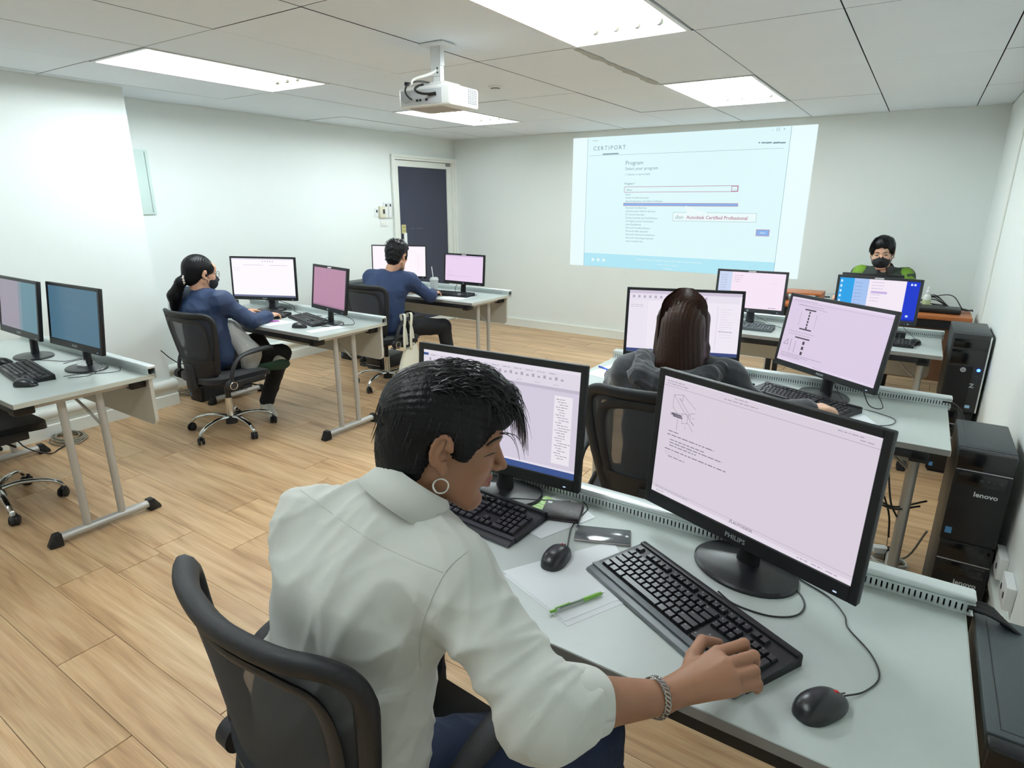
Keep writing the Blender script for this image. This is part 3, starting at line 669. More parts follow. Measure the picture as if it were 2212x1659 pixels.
FGM = monitor('monitor', 'largest monitor, tilted to the right, showing an exam question beside the hand', BLACK, .56, .367, (5.080, -5.366, .822), -21.2, 3.8, (5.105, -5.335), 'ddd3e0',
        g, ['e8e0ec', '9a92a4', 'a59dad', '7f7688', '5f5868', '6a6474'], 'PHILIPS', .95, (.018, .018, .036), .125, texts=[('AUTODESK', .475, .953, .010, 4), ('Λ', .455, .952, .013, 4)])
# foreground left: CAD program behind the head
g = [(0, 0, 1, .03, 0), (0, .03, 1, .17, 1), (0, .17, 1, .20, 2), (0, .94, 1, 1, 3), (.0, .92, 1, .94, 0), (.86, .24, .965, .88, 4), (0, .03, .035, .055, 3)]
for i in range(12): textbar(g, .05+.07*i, .045, .045, .012, 5, rr)
for i in range(26): g.append((.04+.034*i, .075+.012*(i % 2), .055+.034*i, .105, 5 if i != 10 else 6))
for i in range(24): textbar(g, .872+.01*(i % 3), .27+.024*i, .03+.05*rr.random(), .008, 7, rr)
for i in range(8): textbar(g, .08+.11*i, .145, .03, .009, 5, rr)
textbar(g, .80, .965, .12, .014, 1, rr)
monitor('monitor', 'monitor with a drawing program, partly behind the black-haired head', BLACK, .56, .357, (4.380, -5.355, .824), 2.8, 4.6, (4.400, -5.325), 'd7cfe0', g,
        ['e9e3ef', 'e2dce9', 'c5bccf', '3d5590', 'efe9f2', 'b0a8ba', 'e8b98a', '77707f'], None, .95, (.018, .020, .034), .125)
# second right desk
g = [(0, 0, 1, .05, 0), (0, .05, .98, .16, 1), (.0, .945, 1, 1, 2), (.0, .16, .16, .94, 3), (.17, .16, .172, .94, 0), (.80, .20, .803, .9, 0)]
for i in range(14): g.append((.03+.05*i, .08, .05+.05*i, .12, 4))
for i in range(2): textbar(g, .02, .23+.03*i, .11, .012, 4, rr)
for i in range(14): g.append((.02+.018*i, .96, .03+.018*i, .985, 1))
for i in range(12): textbar(g, .83, .25+.04*i, .1*rr.random()+.03, .008, 0, rr)
textbar(g, .82, .60, .12, .012, 5, rr)
monitor('monitor', 'wide monitor showing a drawing program behind the long-haired head', BLACK, .56, .343, (4.419, -3.785, .842), 17.4, 6.7, (4.435, -3.745), 'f4edf8', g,
        ['d3c7dc', 'ece4f2', '3b4a80', 'efe8f5', 'b9adc4', '7d7488'], None, .95, (.014, .014, .022))
g = [(0, .0, 1, .03, 0), (0, .06, 1, .063, 1), (.0, .97, 1, 1, 0)]
textbar(g, .03, .035, .25, .010, 2, rr)
for e in [(.08, .10, .40, .14), (.10, .10, .36, .10), (.14, .20, .14, .42), (.31, .20, .31, .42), (.05, .52, .33, .52), (.06, .56, .30, .56)]: g.append((*e, 2, .0012))
for e in [(.17, .16, .29, .16), (.16, .46, .29, .46), (.14, .60, .30, .60)]: g.append((*e, 3, .006))
for i in range(6): g.append((.222, .18+.047*i, .238, .215+.047*i, 3))
for i in range(3): g.append((.235, .64+.08*i, .258, .69+.08*i, 3))
for e in [(.11, .64, .11, .84), (.03, .74, .07, .66), (.07, .66, .08, .74), (.03, .74, .08, .74), (.16, .66, .16, .84)]: g.append((*e, 3, .0016))
for i in range(3): textbar(g, .03, .87+.025*i, (.45, .30, .22)[i], .010, 2, rr)
textbar(g, .40, .975, .10, .009, 2, rr)
monitor('monitor', 'slanted monitor showing a steel beam section drawing', BLACK, .56, .343, (5.048, -3.772, .842), -36.5, 9.5, (5.075, -3.735), 'dfcfe8', g,
        ['e8daf0', 'a295ac', '8b7f96', '4a4350'], 'PHILIPS', .95, (.014, .016, .026))
# first right desk
g = [(0, 0, .20, 1, 0)]
for i in range(9): textbar(g, .03, .10+.07*i, .10, .018, 1, rr)
for i in range(4): textbar(g, .24, .09+.06*i, .14-.02*i, .018, 2, rr)
textbar(g, .80, .27, .12, .012, 3, rr); textbar(g, .80, .95, .12, .018, 4, rr)
m_ = monitor('monitor', 'small monitor with a pale pink page under the projected picture', DGREY, .475, .293, (4.377, -2.19, .838), 2.4, 4.9, (4.39, -2.15), 'fbeafa', g,
        ['cfdcf6', '98a2cf', 'cfa6c0', 'ecd2ea', '55506a'], 'hp', .95, (.016, .016, .028))
g = [(0, 0, .19, 1, 0), (.19, 0, .38, 1, 1), (.84, 0, 1, 1, 2), (.84, .96, 1, 1, 3)]
for i in range(6): g.append((.015, .06+.13*i, .04, .12+.13*i, 4))
for i in range(8): textbar(g, .21, .11+.09*i, .09, .018, 5, rr)
for i in range(7): textbar(g, .42, .07+.08*i, .16-.01*i, .016, 6, rr)
g += [(.42, .30, .62, .36, 7), (.89, .05, .915, .10, 4), (.93, .05, .955, .10, 4), (.89, .85, .92, .90, 4)]
monitor('monitor', 'monitor with blue bars around a white page, in front of the instructor', DGREY, .475, .287, (5.150, -2.21, .851), -4.5, 2.2, (5.155, -2.17), 'f8eefa', g,
        ['2aa4ec', 'a9c6f4', '1438d0', '0b2390', 'd7ecfb', '7c93d6', 'b29ac8', 'cdb6e6'], 'hp', .95, (.016, .016, .028))
# left desks
g = [(0, 0, 1, .03, 0), (0, .955, 1, 1, 1), (.19, .17, .52, .178, 2), (.62, .17, .90, .178, 2)]
for i in range(5): g.append((.50+.04*i, .06, .515+.04*i, .09, 2)); 
for i in range(3): textbar(g, .03, .24+.04*i, .10, .012, 0, rr)
for i in range(10): g.append((.01+.014*i, .965, .019+.014*i, .985, 0))
monitor('monitor', 'wide bright white monitor in front of the ponytailed person', BLACK, .56, .338, (1.045, -3.752, .833), 23.2, 3.4, (1.07, -3.715), 'fcf8ff', g, ['d9d4e2', '6b7390', 'b3acbf'], 'PHILIPS', 1.0, (.014, .014, .026))
g = [(.0, .96, 1, 1, 0)]
monitor('monitor', 'narrow looking monitor with a plain mauve screen, right of the ponytailed person', BLACK, .475, .312, (1.935, -3.880, .850), -11.8, 7.7, (1.905, -3.845), 'b98aa6', g, ['a57b96'], 'hp', .95, (.018, .018, .030))
g = [(0, 0, 1, .03, 0), (.26, .17, .84, .174, 1), (0, .17, .25, .173, 0), (.82, .2, .823, .9, 0)]
for i in range(8): g.append((.86, .25+.07*i, .875, .29+.07*i, 2)); textbar(g, .90, .25+.07*i, .05, .01, 2, rr)
monitor('monitor', 'white monitor partly behind the short-haired person in navy', BLACK, .56, .310, (1.165, -2.345, .876), 20.6, 3.4, (1.185, -2.31), 'fdf5fc', g, ['ece4f0', 'cdbfd4', 'efd9ea'], None, 1.0, (.010, .010, .022))
g = [(0, 0, 1, .05, 0)]
textbar(g, .14, .12, .25, .014, 1, rr)
for i in range(6): textbar(g, .05, .60+.045*i, .10+.1*rr.random(), .012, 2, rr)
textbar(g, .05, .80, .65, .012, 1, rr)
monitor('monitor', 'small lilac screened monitor at the right end of the farthest left desk', BLACK, .47, .279, (1.836, -2.205, .847), -.4, 4.4, (1.80, -2.17), 'f0d8f4', g, ['d6bfe2', 'b49cc0', 'd9bede'], 'hp', .95, (.016, .016, .028))
g = [(0.0, 0.0, .02, .02, 0)]
for i in range(3): textbar(g, .30, .33+.03*i, .35, .012, 1, rr)
monitor('monitor', 'dim teal screened monitor at the right end of the nearest left desk', BLACK, .545, .326, (1.812, -5.402, .862), 1.6, 6.8, (1.80, -5.362), '4d7288', g, ['5b8093', '628999'], 'PHILIPS', .95, (.018, .016, .036))
g = [(0, 0, .52, 1, 0), (.52, 0, .60, 1, 1)]
monitor('monitor', 'half lilac half teal monitor cut by the left edge of the photo', BLACK, .545, .312, (1.29, -5.458, .880), -.8, 8, (1.28, -5.41), '5f8796', g, ['98919f', '7b8f9c'], 'PHILIPS', .95, (.018, .016, .036))
# ================================================================== KEYBOARDS
U = .0188
def layout():
    K = []   # x, y, w, h in units
    def row(y, ws, x=0):
        for w_ in ws:
            if w_ > 0: K.append((x, y, w_, 1))
            x += abs(w_)
    row(0, [1.25, 1.25, 1.25, 6.25, 1.25, 1.25, 1.25, 1.25]); row(1, [2.25]+[1]*10+[2.75]); row(2, [1.75]+[1]*11+[2.25])
    row(3, [1.5]+[1]*12+[1.5]); row(4, [1]*13+[2]); row(5.35, [1, -1, 1, 1, 1, 1, -.5, 1, 1, 1, 1, -.5, 1, 1, 1, 1])
    row(0, [1, 1, 1], 15.3); row(1, [1], 16.3); row(3, [1, 1, 1], 15.3); row(4, [1, 1, 1], 15.3); row(5.35, [1, 1, 1], 15.3)
    row(0, [2, 1], 18.6); row(1, [1, 1, 1], 18.6); row(2, [1, 1, 1], 18.6); row(3, [1, 1, 1], 18.6); row(4, [1, 1, 1, 1], 18.6)
    K.append((21.6, 0, 1, 2)); K.append((21.6, 2, 1, 2)); row(5.35, [1, 1], 18.6)
    return K
LAY = layout()
LEG = {(0): 'Ctrl ⊞ Alt _ Alt ⊞ ≣ Ctrl'.split(), 1: ['Shift']+list('ZXCVBNM,./')+['Shift'], 2: ['Caps']+list("ASDFGHJKL;'")+['Enter'], 3: ['Tab']+list('QWERTYUIOP[]')+['\\'], 4: list('`1234567890-=')+['Bksp']}
keycache = {}
def key_mesh(w_, h_, km):
    k = (w_, h_, km.name)
    if k not in keycache:
        a, b = w_*U-.0012, h_*U-.0012; i = .0026; z = .0075
        v = [(0, 0, 0), (a, 0, 0), (a, b, 0), (0, b, 0), (.0008, .0008, z*.4), (a-.0008, .0008, z*.4), (a-.0008, b-.0008, z*.4), (.0008, b-.0008, z*.4), (i, i*.9, z), (a-i, i*.9, z), (a-i, b-i*.7, z), (i, b-i*.7, z)]
        me = bpy.data.meshes.new('key'); me.from_pydata(v, [], [(8, 9, 10, 11)]+[(j, (j+1) % 4, (j+1) % 4+4, j+4) for j in range(4)]+[(j+4, (j+1) % 4+4, (j+1) % 4+8, j+8) for j in range(4)])
        me.materials.append(km); keycache[k] = me
    return keycache[k]
def keyboard(label, c, yaw, rest=.0, single=True, body=BLACK, km=None, legends=False, restm=None, z=DH):
    km = km or KEYM
    t = thing('keyboard', label, 'keyboard', (c[0], c[1], z), yaw, 'black keyboards on the desks')
    L_, D_ = .452, .148; fx0 = -L_/2; d0 = -(D_+rest)/2
    sl = .075
    def zt(y): return .013+(y-d0-rest)*sl
    y0, y1 = d0+rest, d0+rest+D_
    b = MB(); out = [(y0, 0), (y1, 0), (y1, zt(y1)), (y0, zt(y0))]; b.prism(out, 'x', fx0, fx0+L_)
    b.rbox(fx0, fx0+L_, y1-.016, y1, 0, zt(y1)+.004, .003)
    bo = b.build('case', body, t)
    if rest:
        q = [(d0, .003), (d0+.006, 0), (y0+.002, 0), (y0+.002, .0155), (y0-.015, .0165), (d0+.02, .0125), (d0+.004, .008)]
        MB().prism(q, 'x', fx0+.002, fx0+L_-.002).build('wrist_rest', restm or WRIST, t)
    kx0 = fx0+(L_-22.6*U)/2; ky0 = y0+.006
    M = Matrix.Translation((kx0, ky0, zt(ky0)-.0005)) @ Matrix.Rotation(math.atan(sl), 4, 'X')
    if single:
        for (x, y, w_, h_) in LAY:
            o = link('key', key_mesh(w_, h_, km), t); o.matrix_local = M @ Matrix.Translation((x*U, y*U, 0))
    else:
        a = MB()
        for (x, y, w_, h_) in LAY:
            me = key_mesh(w_, h_, km); MM = M @ Matrix.Translation((x*U, y*U, 0)); a.add([MM @ v.co for v in me.vertices], [tuple(p.vertices) for p in me.polygons])
        a.build('keys', km, t, kind='stuff')
    if legends:
        lg = MB(); idx = {}
        for (x, y, w_, h_) in LAY:
            r_ = int(y) if y < 5 else 5; i = idx.get(r_, 0); idx[r_] = i+1; s_ = None
            if x < 15 and r_ in LEG and i < len(LEG[r_]): s_ = LEG[r_][i]
            elif x >= 18 and r_ < 5: s_ = {(0, 0): '0', (0, 2): '.', (1, 0): '1', (1, 1): '2', (1, 2): '3', (2, 0): '4', (2, 1): '5', (2, 2): '6', (3, 0): '7', (3, 1): '8', (3, 2): '9', (4, 1): '/', (4, 2): '*', (4, 3): '-'}.get((r_, round(x-18.6)))
            elif r_ == 5 and x > 1 and x < 15: s_ = 'F'
            elif 15 < x < 18: s_ = {1: '↑', 0: '←'}.get(r_, 'Pg')
            if s_ and s_ != '_':
                FM = M @ frame((x*U+.0035, (y+1)*U-.0065, .0078), (1, 0, 0), (0, 1, 0)); addtext(lg, s_, .0052 if len(s_) == 1 else .0030, FM, align='LEFT')
                if len(s_) == 1 and s_.isalpha(): addtext(lg, 'กขคงจชซญดตถทธนบปผพฟมยรลวสห'[(ord(s_)-65) % 26], .0042, M @ frame((x*U+.0105, (y+1)*U-.0125, .0078), (1, 0, 0), (0, 1, 0)), align='LEFT')
        lg.build('key_legends', LETTER, t, flip=False)
    return t
keyboard('foreground black keyboard with a grey wrist rest, under the bent hand', (5.031, -5.578), -28.3, .033, legends=True)
keyboard('black keyboard with a dark wrist rest, half hidden by the leaning face', (4.365, -5.475), -3, .033, legends=True, restm=mat('wrist_rest_dark', '2c2d33', .4))
keyboard('black keyboard in front of the steel beam drawing, under a resting hand', (5.005, -3.885), -24, .0)
keyboard('grey keyboard on the farthest right desk below the pink screen', (4.36, -2.33), 0, .0, single=False, body=MGREY, km=mat('key_grey', '5a6468', .4))
keyboard('black keyboard on the farthest right desk behind the slanted monitor', (5.17, -2.34), 0, .0, single=False)
keyboard('black keyboard on the nearest left desk beside the mouse', (1.665, -5.585), -7, .0, single=False)
keyboard('black keyboard on the middle left desk below the mauve screen', (1.70, -3.857), -17, .0, single=False)
keyboard('black keyboard under the ponytailed person\'s sleeve', (1.20, -3.90), 10, .0, single=False)
keyboard('black keyboard on the farthest left desk beside the iced drink', (1.74, -2.28), 4, .0, single=False)
keyboard('black keyboard under the hooded person\'s left sleeve', (4.42, -3.98), 14, .0, single=False)
# ================================================================== MICE
def make_mouse(red=True):
    t = thing('computer_mouse', 'x', 'mouse')
    bm = bmesh.new(); bmesh.ops.create_uvsphere(bm, u_segments=28, v_segments=18, radius=1)
    for v in bm.verts:
        x, y, z = v.co; fx = math.copysign(abs(x)**.8, x); fy = math.copysign(abs(y)**.85, y)
        wd = .030*(1-.10*y); hz = .034*(1-.22*y-.20*y*y)
        v.co = Vector((fx*wd, fy*.055, max(0, z)**.8*hz*(1) if z > 0 else z*.002))
        v.co.z += .002
    MB().frombm(bm).build('shell', SATIN, t, ang=60)
    MB().box(-.0006, .0006, .012, .052, .0255, .0285, M=Matrix.Translation((0, 0, .0)) @ Matrix.Rotation(R_(-14), 4, 'X')).build('button_split', GLOSSB, t)
    MB().lathe([(0, -.003), (.009, -.003), (.010, 0), (.009, .003), (0, .003)], (0, 0, 0), 16, M=Matrix.Translation((0, .030, .0195)) @ Matrix.Rotation(R_(90), 4, 'Y')).build('scroll_wheel', mat('scroll_red', 'c01f1f', .4) if red else MGREY, t)
    return t
ms = make_mouse(); ms2 = make_mouse(False)
def mouse(src, xy, rz, label, first=False):
    o = src if first else dup(src)
    o.location = (xy[0], xy[1], DH+.0002); o.rotation_euler = (0, 0, R_(rz)); o['label'] = label; o['group'] = 'computer mice on the desks'; return o
mouse(ms, (5.318, -5.700), -33, 'large foreground black mouse with a red wheel, right of the keyboard', True)
mouse(ms, (4.712, -5.552), 5, 'black mouse with a red wheel lying on white paper', False)
mouse(ms2, (1.905, -5.665), -60, 'black mouse in front of the keyboard on the nearest left desk', True)
for xy, rz, lb in (((1.335, -5.57), -60, 'black mouse cut by the left edge of the photo'), ((1.836, -4.05), -70, 'black mouse on the middle left desk beside white paper'), ((1.878, -2.318), -80, 'black mouse at the right of the farthest left desk keyboard'),
                   ((5.40, -2.275), -20, 'small black mouse near the right end of the farthest right desk'), ((4.165, -3.965), 20, 'black mouse under the left hand of the person in the hooded top'), ((1.41, -3.90), -15, 'black mouse held by the ponytailed person')):
    mouse(ms2, xy, rz, lb)
# ================================================================== PC TOWERS
def tower(name, label, x, y, z, w_=.17, h=.372, d=.37, kind='lenovo', top=None, rz=0):
    """x = left side, y = front face (towards the camera)"""
    t = thing(name, label, 'computer', (x+w_/2, y+d/2, z), rz, 'black computer towers')
    a, b = w_/2, d/2
    c = MB().rbox(-a, a, -b+.03, b, .006, h, .004); c.build('case', top or mat('tower_case', '2e3336', .45, bump=.2, bscale=700), t)
    MB().box(-a+.01, a-.01, -b+.0, b-.02, 0, .008).build('feet', BLACK, t)
    # top seam
    MB().box(-a+.02, a-.02, -b+.045, -b+.0465, h-.0005, h+.0006).box(-a+.02, -a+.0215, -b+.045, b-.02, h-.0005, h+.0006).build('lid_seam', BLACK, t)
    if kind == 'lenovo':
        MB().rbox(-a, a, -b, -b+.032, .008, h-.002, .007, 2).build('front_panel', BLACK, t)
        MB().rbox(-a+.002, a-.002, -b-.004, -b+.01, h-.075, h-.004, .004).build('top_band', GLOSSB, t)
        MB().box(-a+.004, a-.004, -b-.0052, -b, h-.0785, h-.0755).build('silver_line', SILVERT, t)
        bay = MB().rbox(-a+.012, a-.014, -b-.002, -b+.01, h-.135, h-.085, .003).build('drive_bay', GLOSSB, t)
        for kx in (-.005, .015, .03): MB().box(kx, kx+.009, -b-.0032, -b-.001, h-.112, h-.105).build('port', DGREY, t)
        MB().cyl((.055, -b-.003, h-.108), (.055, -b, h-.108), .007, seg=14).build('power_button', DGREY, t)
        lg = MB(); addtext(lg, 'lenovo', .026, frame((.02, -b-.0012, h-.165), (1, 0, 0), (0, 0, 1)), bold=.0006); lg.build('logo_lettering', LETTER, t)
        MB().box(-a+.012, -a+.032, -b-.001, -b, .035, .060).build('sticker', mat('sticker_blue', '4a86b8', .35), t)
    else:
        MB().rbox(-a, a, -b, -b+.032, .008, h-.002, .007, 2).build('front_panel', mat('tower_front', '1c1e20', .45), t)
        MB().rbox(-a+.012, a-.006, -b-.003, -b+.01, h-.085, h-.03, .004).rbox(-a+.012, a-.006, -b-.003, -b+.01, h-.18, h-.09, .004).build('drive_bay', GLOSSB, t)
        gr = MB()
        for i in range(26): gr.box(-a+.012+.0045*i, -a+.0145+.0045*i, -b-.003, -b, .03, h-.19)
        gr.build('grille', BLACK, t)
        MB().box(a-.006, a+.001, -b-.002, -b+.03, .01, h-.01).build('side_strip', ALU, t)
        MB().cyl((-.01, -b-.005, h-.21), (-.01, -b, h-.21), .014, seg=24).build('logo_disc', SILVERT, t)
        lg = MB(); addtext(lg, 'hp', .018, frame((-.01, -b-.0056, h-.21), (1, 0, 0), (0, 0, 1))); lg.build('logo_lettering', BLACK, t)
        MB().sphere((.062, -b-.003, h-.205), (.009, .004, .009)).build('power_light', mat('led_blue', '3a62ff', .3, emit=12, ecol='2a50ff'), t)
        lg = MB(); addtext(lg, 'Z', .034, frame((.045, -b-.0035, h-.30), (1, 0, 0), (0, 0, 1)), bold=.001); lg.build('model_mark', SILVERT, t)
        for i in range(5): MB().box(.052, .066, -b-.004, -b-.001, h-.245-.011*i, h-.240-.011*i).build('port', DGREY, t)
        MB().box(.035, .058, -b-.004, -b, .035, .052).build('sticker', mat('sticker_pale_blue', '9cc6e6', .35), t)
    return t
tower('computer_tower', 'lower black tower of the stack beside the middle right desk', 5.572, -4.10, 0)
tower('computer_tower', 'upper black tower of the stack beside the middle right desk, with silver lettering', 5.568, -4.12, .374)
tower('computer_tower', 'lower black tower under the tall tower with the blue light', 5.578, -2.40, 0, .17, .40)
tower('computer_tower', 'tall dark tower with a glowing blue light beside the farthest right desk', 5.572, -2.42, .402, .185, .47, .43, 'hp', rz=0)
tower('computer_tower', 'lower black tower of the stack at the bottom right corner', 5.560, -5.60, 0, d=.38)
tower('computer_tower', 'grey-topped tower at the bottom right corner beside the worktop', 5.556, -5.62, .374, .178, .372, .40, top=mat('tower_grey_lid', '3c4446', .5, bump=.3, bscale=900))
tower('computer_tower', 'black tower on the floor behind the ponytailed person\'s chair', .44, -4.14, 0, .17, .372, .40)
tower('computer_tower', 'black tower stacked at the left end of the middle left desk', .44, -4.12, .374, .17, .42, .42)
tower('computer_tower', 'lower black tower at the left end of the farthest left desk', .42, -2.50, 0, .17, .372, .40)
tower('computer_tower', 'upper black tower at the left end of the farthest left desk', .42, -2.50, .374, .17, .42, .42)
tower('computer_tower', 'small black case on the floor below the navy-clad person\'s desk', .93, -2.62, 0, .19, .12, .36)
# ================================================================== INSTRUCTOR DESK
t = thing('instructor_desk', 'orange wooden instructor desk behind the farthest right training desk', 'desk', (4.35, -1.32, 0))
MB().rbox(0, 1.38, 0, .44, .765, .795, .004).build('desktop', WOODO, t)
MB().box(.0, 1.38, .02, .04, .70, .764).build('front_apron', BLACK, t)
for xx in (.03, 1.31):
    for yy in (.03, .37): MB().box(xx, xx+.04, yy, yy+.04, 0, .765).build('leg', BLACK, t)
MB().box(.05, 1.33, .045, .06, .30, .70).build('modesty_panel', mat('dark_wood', '5a3a24', .5), t)
o = tag(MB().rbox(5.40, 5.66, -1.20, -1.02, .797, .832, .006).build('equipment_box', BLACK), 'flat black equipment box on the orange wooden desk', 'electronics')
t = thing('laptop_riser', 'orange wooden monitor riser at the left of the instructor desk', 'riser', (4.42, -1.16, .797)); MB().rbox(0, .30, 0, .25, .055, .07, .003).build('top', WOODO, t)
for xx in (0, .285): MB().box(xx, xx+.015, 0, .25, 0, .056).build('side', WOODO, t)
t = thing('instructor_monitor', 'back of the black monitor standing before the instructor', 'monitor', (5.06, -1.17, .7955), 3)
MB().rbox(-.21, .21, -.012, .012, .03, .262, .006).build('housing', BLACK, t); MB().rbox(-.12, .12, -.03, -.008, .06, .20, .012).build('rear_cover', DGREY, t)
MB().lathe([(.09, 0), (.09, .006), (.03, .012)], sy=.8).build('stand_base', BLACK, t); MB().box(-.025, .025, -.035, -.02, .008, .12).build('stand_neck', BLACK, t)
MB().add([(-.20, .0125, .045), (.20, .0125, .045), (.20, .0125, .25), (-.20, .0125, .25)], [(0, 3, 2, 1)]).build('screen', emat('screen_rear', 'dfe6f2', .8), t, flip=False)
# spray bottle
t = thing('spray_bottle', 'white spray bottle with pale label on the orange desk', 'bottle', (5.44, -1.00, .796))
MB().lathe([(.026, 0), (.028, .004), (.028, .085), (.024, .10), (.012, .115), (.012, .12)]).build('body', mat('bottle_white', 'e6ebe2', .3), t)
MB().lathe([(.0285, .02), (.0285, .07)]).build('label_band', mat('bottle_label', 'cdd8a4', .4), t)
MB().lathe([(.014, .118), (.014, .135), (.010, .14), (.009, .165), (.005, .17)]).build('cap', WHITEP, t)
t = thing('cable_bundle', 'tangle of black cables and adapter at the right end of the orange desk', 'cable', (5.58, -.98, .797))
MB().rbox(-.10, .0, -.02, .06, 0, .035, .012, 2).build('power_adapter', BLACK, t)
for i in range(6):
    r = random.Random(i); P = [(-.28+.10*i*.3, -.08+.02*i, .01+.004*i), (-.10, .02*r.random(), .03+.08*r.random()), (.02, -.03+.05*r.random(), .02+.09*(i == 0)), (.10, -.06+.08*r.random(), .015), (.16, .02-.03*i*.5, .012)]
    MB().tube(smooth_path(P, 6), .0038, 6).build('cable', CABLE, t)
# table behind, left of the instructor
t = thing('side_table', 'white topped side table behind the pink-screened monitor', 'table', (4.22, -.66, 0))
MB().rbox(0, .60, 0, .5, .73, .755, .003).build('tabletop', DESK, t)
for xx in (.03, .54):
    for yy in (.03, .44): MB().box(xx, xx+.03, yy, yy+.03, 0, .73).build('leg', LEGM, t)
o = tag(MB().tube([(4.60, -.52, .762), (4.72, -.50, .762)], .006, 8).build('marker_pen', BLACK), 'black marker pen lying on the white side table', 'pen')
# ================================================================== SMALL THINGS ON THE DESKS
def sheet(label, pts, z=DH+.0006, th=.0006, name='paper_sheet', m_=PAPER, cat='paper'):
    mb = MB(); v = [(x, y, z) for x, y in pts]+[(x, y, z+th) for x, y in pts]; n = len(pts)
    mb.add(v, [tuple(range(n-1, -1, -1)), tuple(range(n, 2*n))]+[(i, (i+1) % n, n+(i+1) % n, n+i) for i in range(n)])
    return tag(mb.build(name, m_), label, cat)
sheet('white paper sheet under the mouse with the red wheel and the green pen', [(4.628, -5.665), (4.838, -5.742), (4.928, -5.56), (4.792, -5.395)])
sheet('second white sheet peeking out below the top sheet by the green pen', [(4.640, -5.676), (4.850, -5.752), (4.940, -5.57), (4.80, -5.405)], z=DH+.0001, th=.0004)
sheet('white paper under the wallet, half covered by pale green notes', [(4.49, -5.455), (4.63, -5.49), (4.70, -5.31), (4.55, -5.22)])
o = thing('note_pad', 'pale green notes with handwriting under the black wallet', 'note paper', (4.545, -5.345, DH+.0014), -20)
MB().box(-.045, .045, -.06, .06, 0, .0008).build('sheet', mat('note_green', 'c3e3a0', .7), o)
hw = MB()
for i in range(6): hw.tube(smooth_path([(-.03+.012*j, .045-.016*i+.003*math.sin(j*2.3+i), .0012) for j in range(6)], 3), .0005, 4)
hw.build('handwriting', mat('green_ink', '5d8a48', .6), o)
t = thing('wallet', 'folded black leather wallet on pale green notes', 'wallet', (4.613, -5.345, DH+.0022), 18)
LEA = mat('black_leather', '2a2426', .42, bump=.6, bscale=300)
for z0, a in ((0, .055), (.0085, .054)): MB().rbox(-a, a, -.047, .047, z0, z0+.0075, .0035, 2).build('leather_flap', LEA, t)
MB().rbox(-.050, .050, -.044, .044, .0065, .0095, .001).build('inner_pocket', mat('leather_inner', '3b2f2c', .6), t); MB().box(-.046, -.034, .022, .034, .0158, .0166).build('badge', SILVERT, t)
t = thing('smartphone', 'grey smartphone lying face up behind the wide keyboard', 'phone', (4.760, -5.392, DH+.0002), -31)
t.rotation_euler = (0, 0, R_(22))
PB = (4.760, -5.392)
MB().rbox(-.073, .073, -.036, .036, 0, .0075, .0035, 3).build('body', mat('phone_metal', 'b8b3b3', .3, .6), t)
MB().rbox(-.0715, .0715, -.0345, .0345, .0068, .0085, .0008).build('screen_glass', mat('phone_glass', '55595c', .12), t)
MB().cyl((.062, 0, .0084), (.062, 0, .0089), .0045).build('home_button', SILVERT, t); MB().box(-.066, -.064, -.008, .008, .0084, .0088).build('earpiece', BLACK, t)
t = thing('pen', 'clear green ballpoint pen lying on the white sheet', 'pen', (4.835, -5.675, DH+.0072), 62)
GP = mat('clear_plastic', 'dfe8e0', .1, trans=.7); GG = mat('green_plastic', '7cb648', .25)
MB().tube([(-.058, 0, 0), (-.02, 0, 0), (.045, 0, 0)], [.0045, .0045, .0042], 12).build('barrel', GP, t); MB().tube([(.045, 0, 0), (.062, 0, 0)], [.0048, .0035], 12).tube([(.012, 0, 0), (.045, 0, 0)], .0047, 12).build('grip', GG, t)
MB().tube([(.062, 0, 0), (.070, 0, 0)], [.0025, .0008], 10).build('tip', CHROME, t); MB().tube([(-.058, 0, 0), (-.072, 0, 0)], [.0045, .0035], 10).build('push_button', GG, t)
MB().box(-.06, -.022, -.0015, .0015, .005, .0065).build('clip', GG, t); MB().tube([(-.05, 0, 0), (.05, 0, 0)], .0015, 8).build('ink_refill', mat('green_ink_refill', '3f8a2f', .4), t)
# second right desk
sheet('white papers at the left end of the hooded person\'s desk', [(4.01, -4.00), (4.25, -4.06), (4.33, -3.80), (4.05, -3.72)])
t = thing('pen', 'blue pen on the papers beside the hooded person\'s left hand', 'pen', (4.07, -3.88, DH+.006), -25)
MB().tube([(-.06, 0, 0), (.05, 0, 0), (.062, 0, 0)], [.004, .004, .001], 10).build('barrel', mat('blue_plastic', '3f62c8', .3), t); MB().tube([(-.06, 0, 0), (-.02, 0, 0)], .0047, 10).build('cap', mat('blue_cap', '2a3f9c', .3), t)
t = thing('smartphone', 'dark phone with pale green screen beside the hooded person', 'phone', (4.70, -3.70, DH+.0002), 40)
MB().rbox(-.038, .038, -.08, .08, 0, .009, .004).build('body', BLACK, t); MB().box(-.034, .034, -.074, .074, .009, .0095).build('screen_glass', mat('phone_green', 'a9d8c8', .2), t)
sheet('white paper under the keyboard and the hooded person\'s right hand', [(5.12, -4.12), (5.30, -4.02), (5.24, -3.90), (5.06, -4.0)])
# farthest right desk
t = thing('power_adapter', 'black cube shaped adapter beside the small mouse', 'adapter', (5.31, -2.14, DH+.0005), 0)
MB().rbox(-.035, .035, -.03, .03, 0, .045, .004).build('body', BLACK, t); MB().box(.0, .006, -.032, -.029, .01, .035).build('slot', MGREY, t)
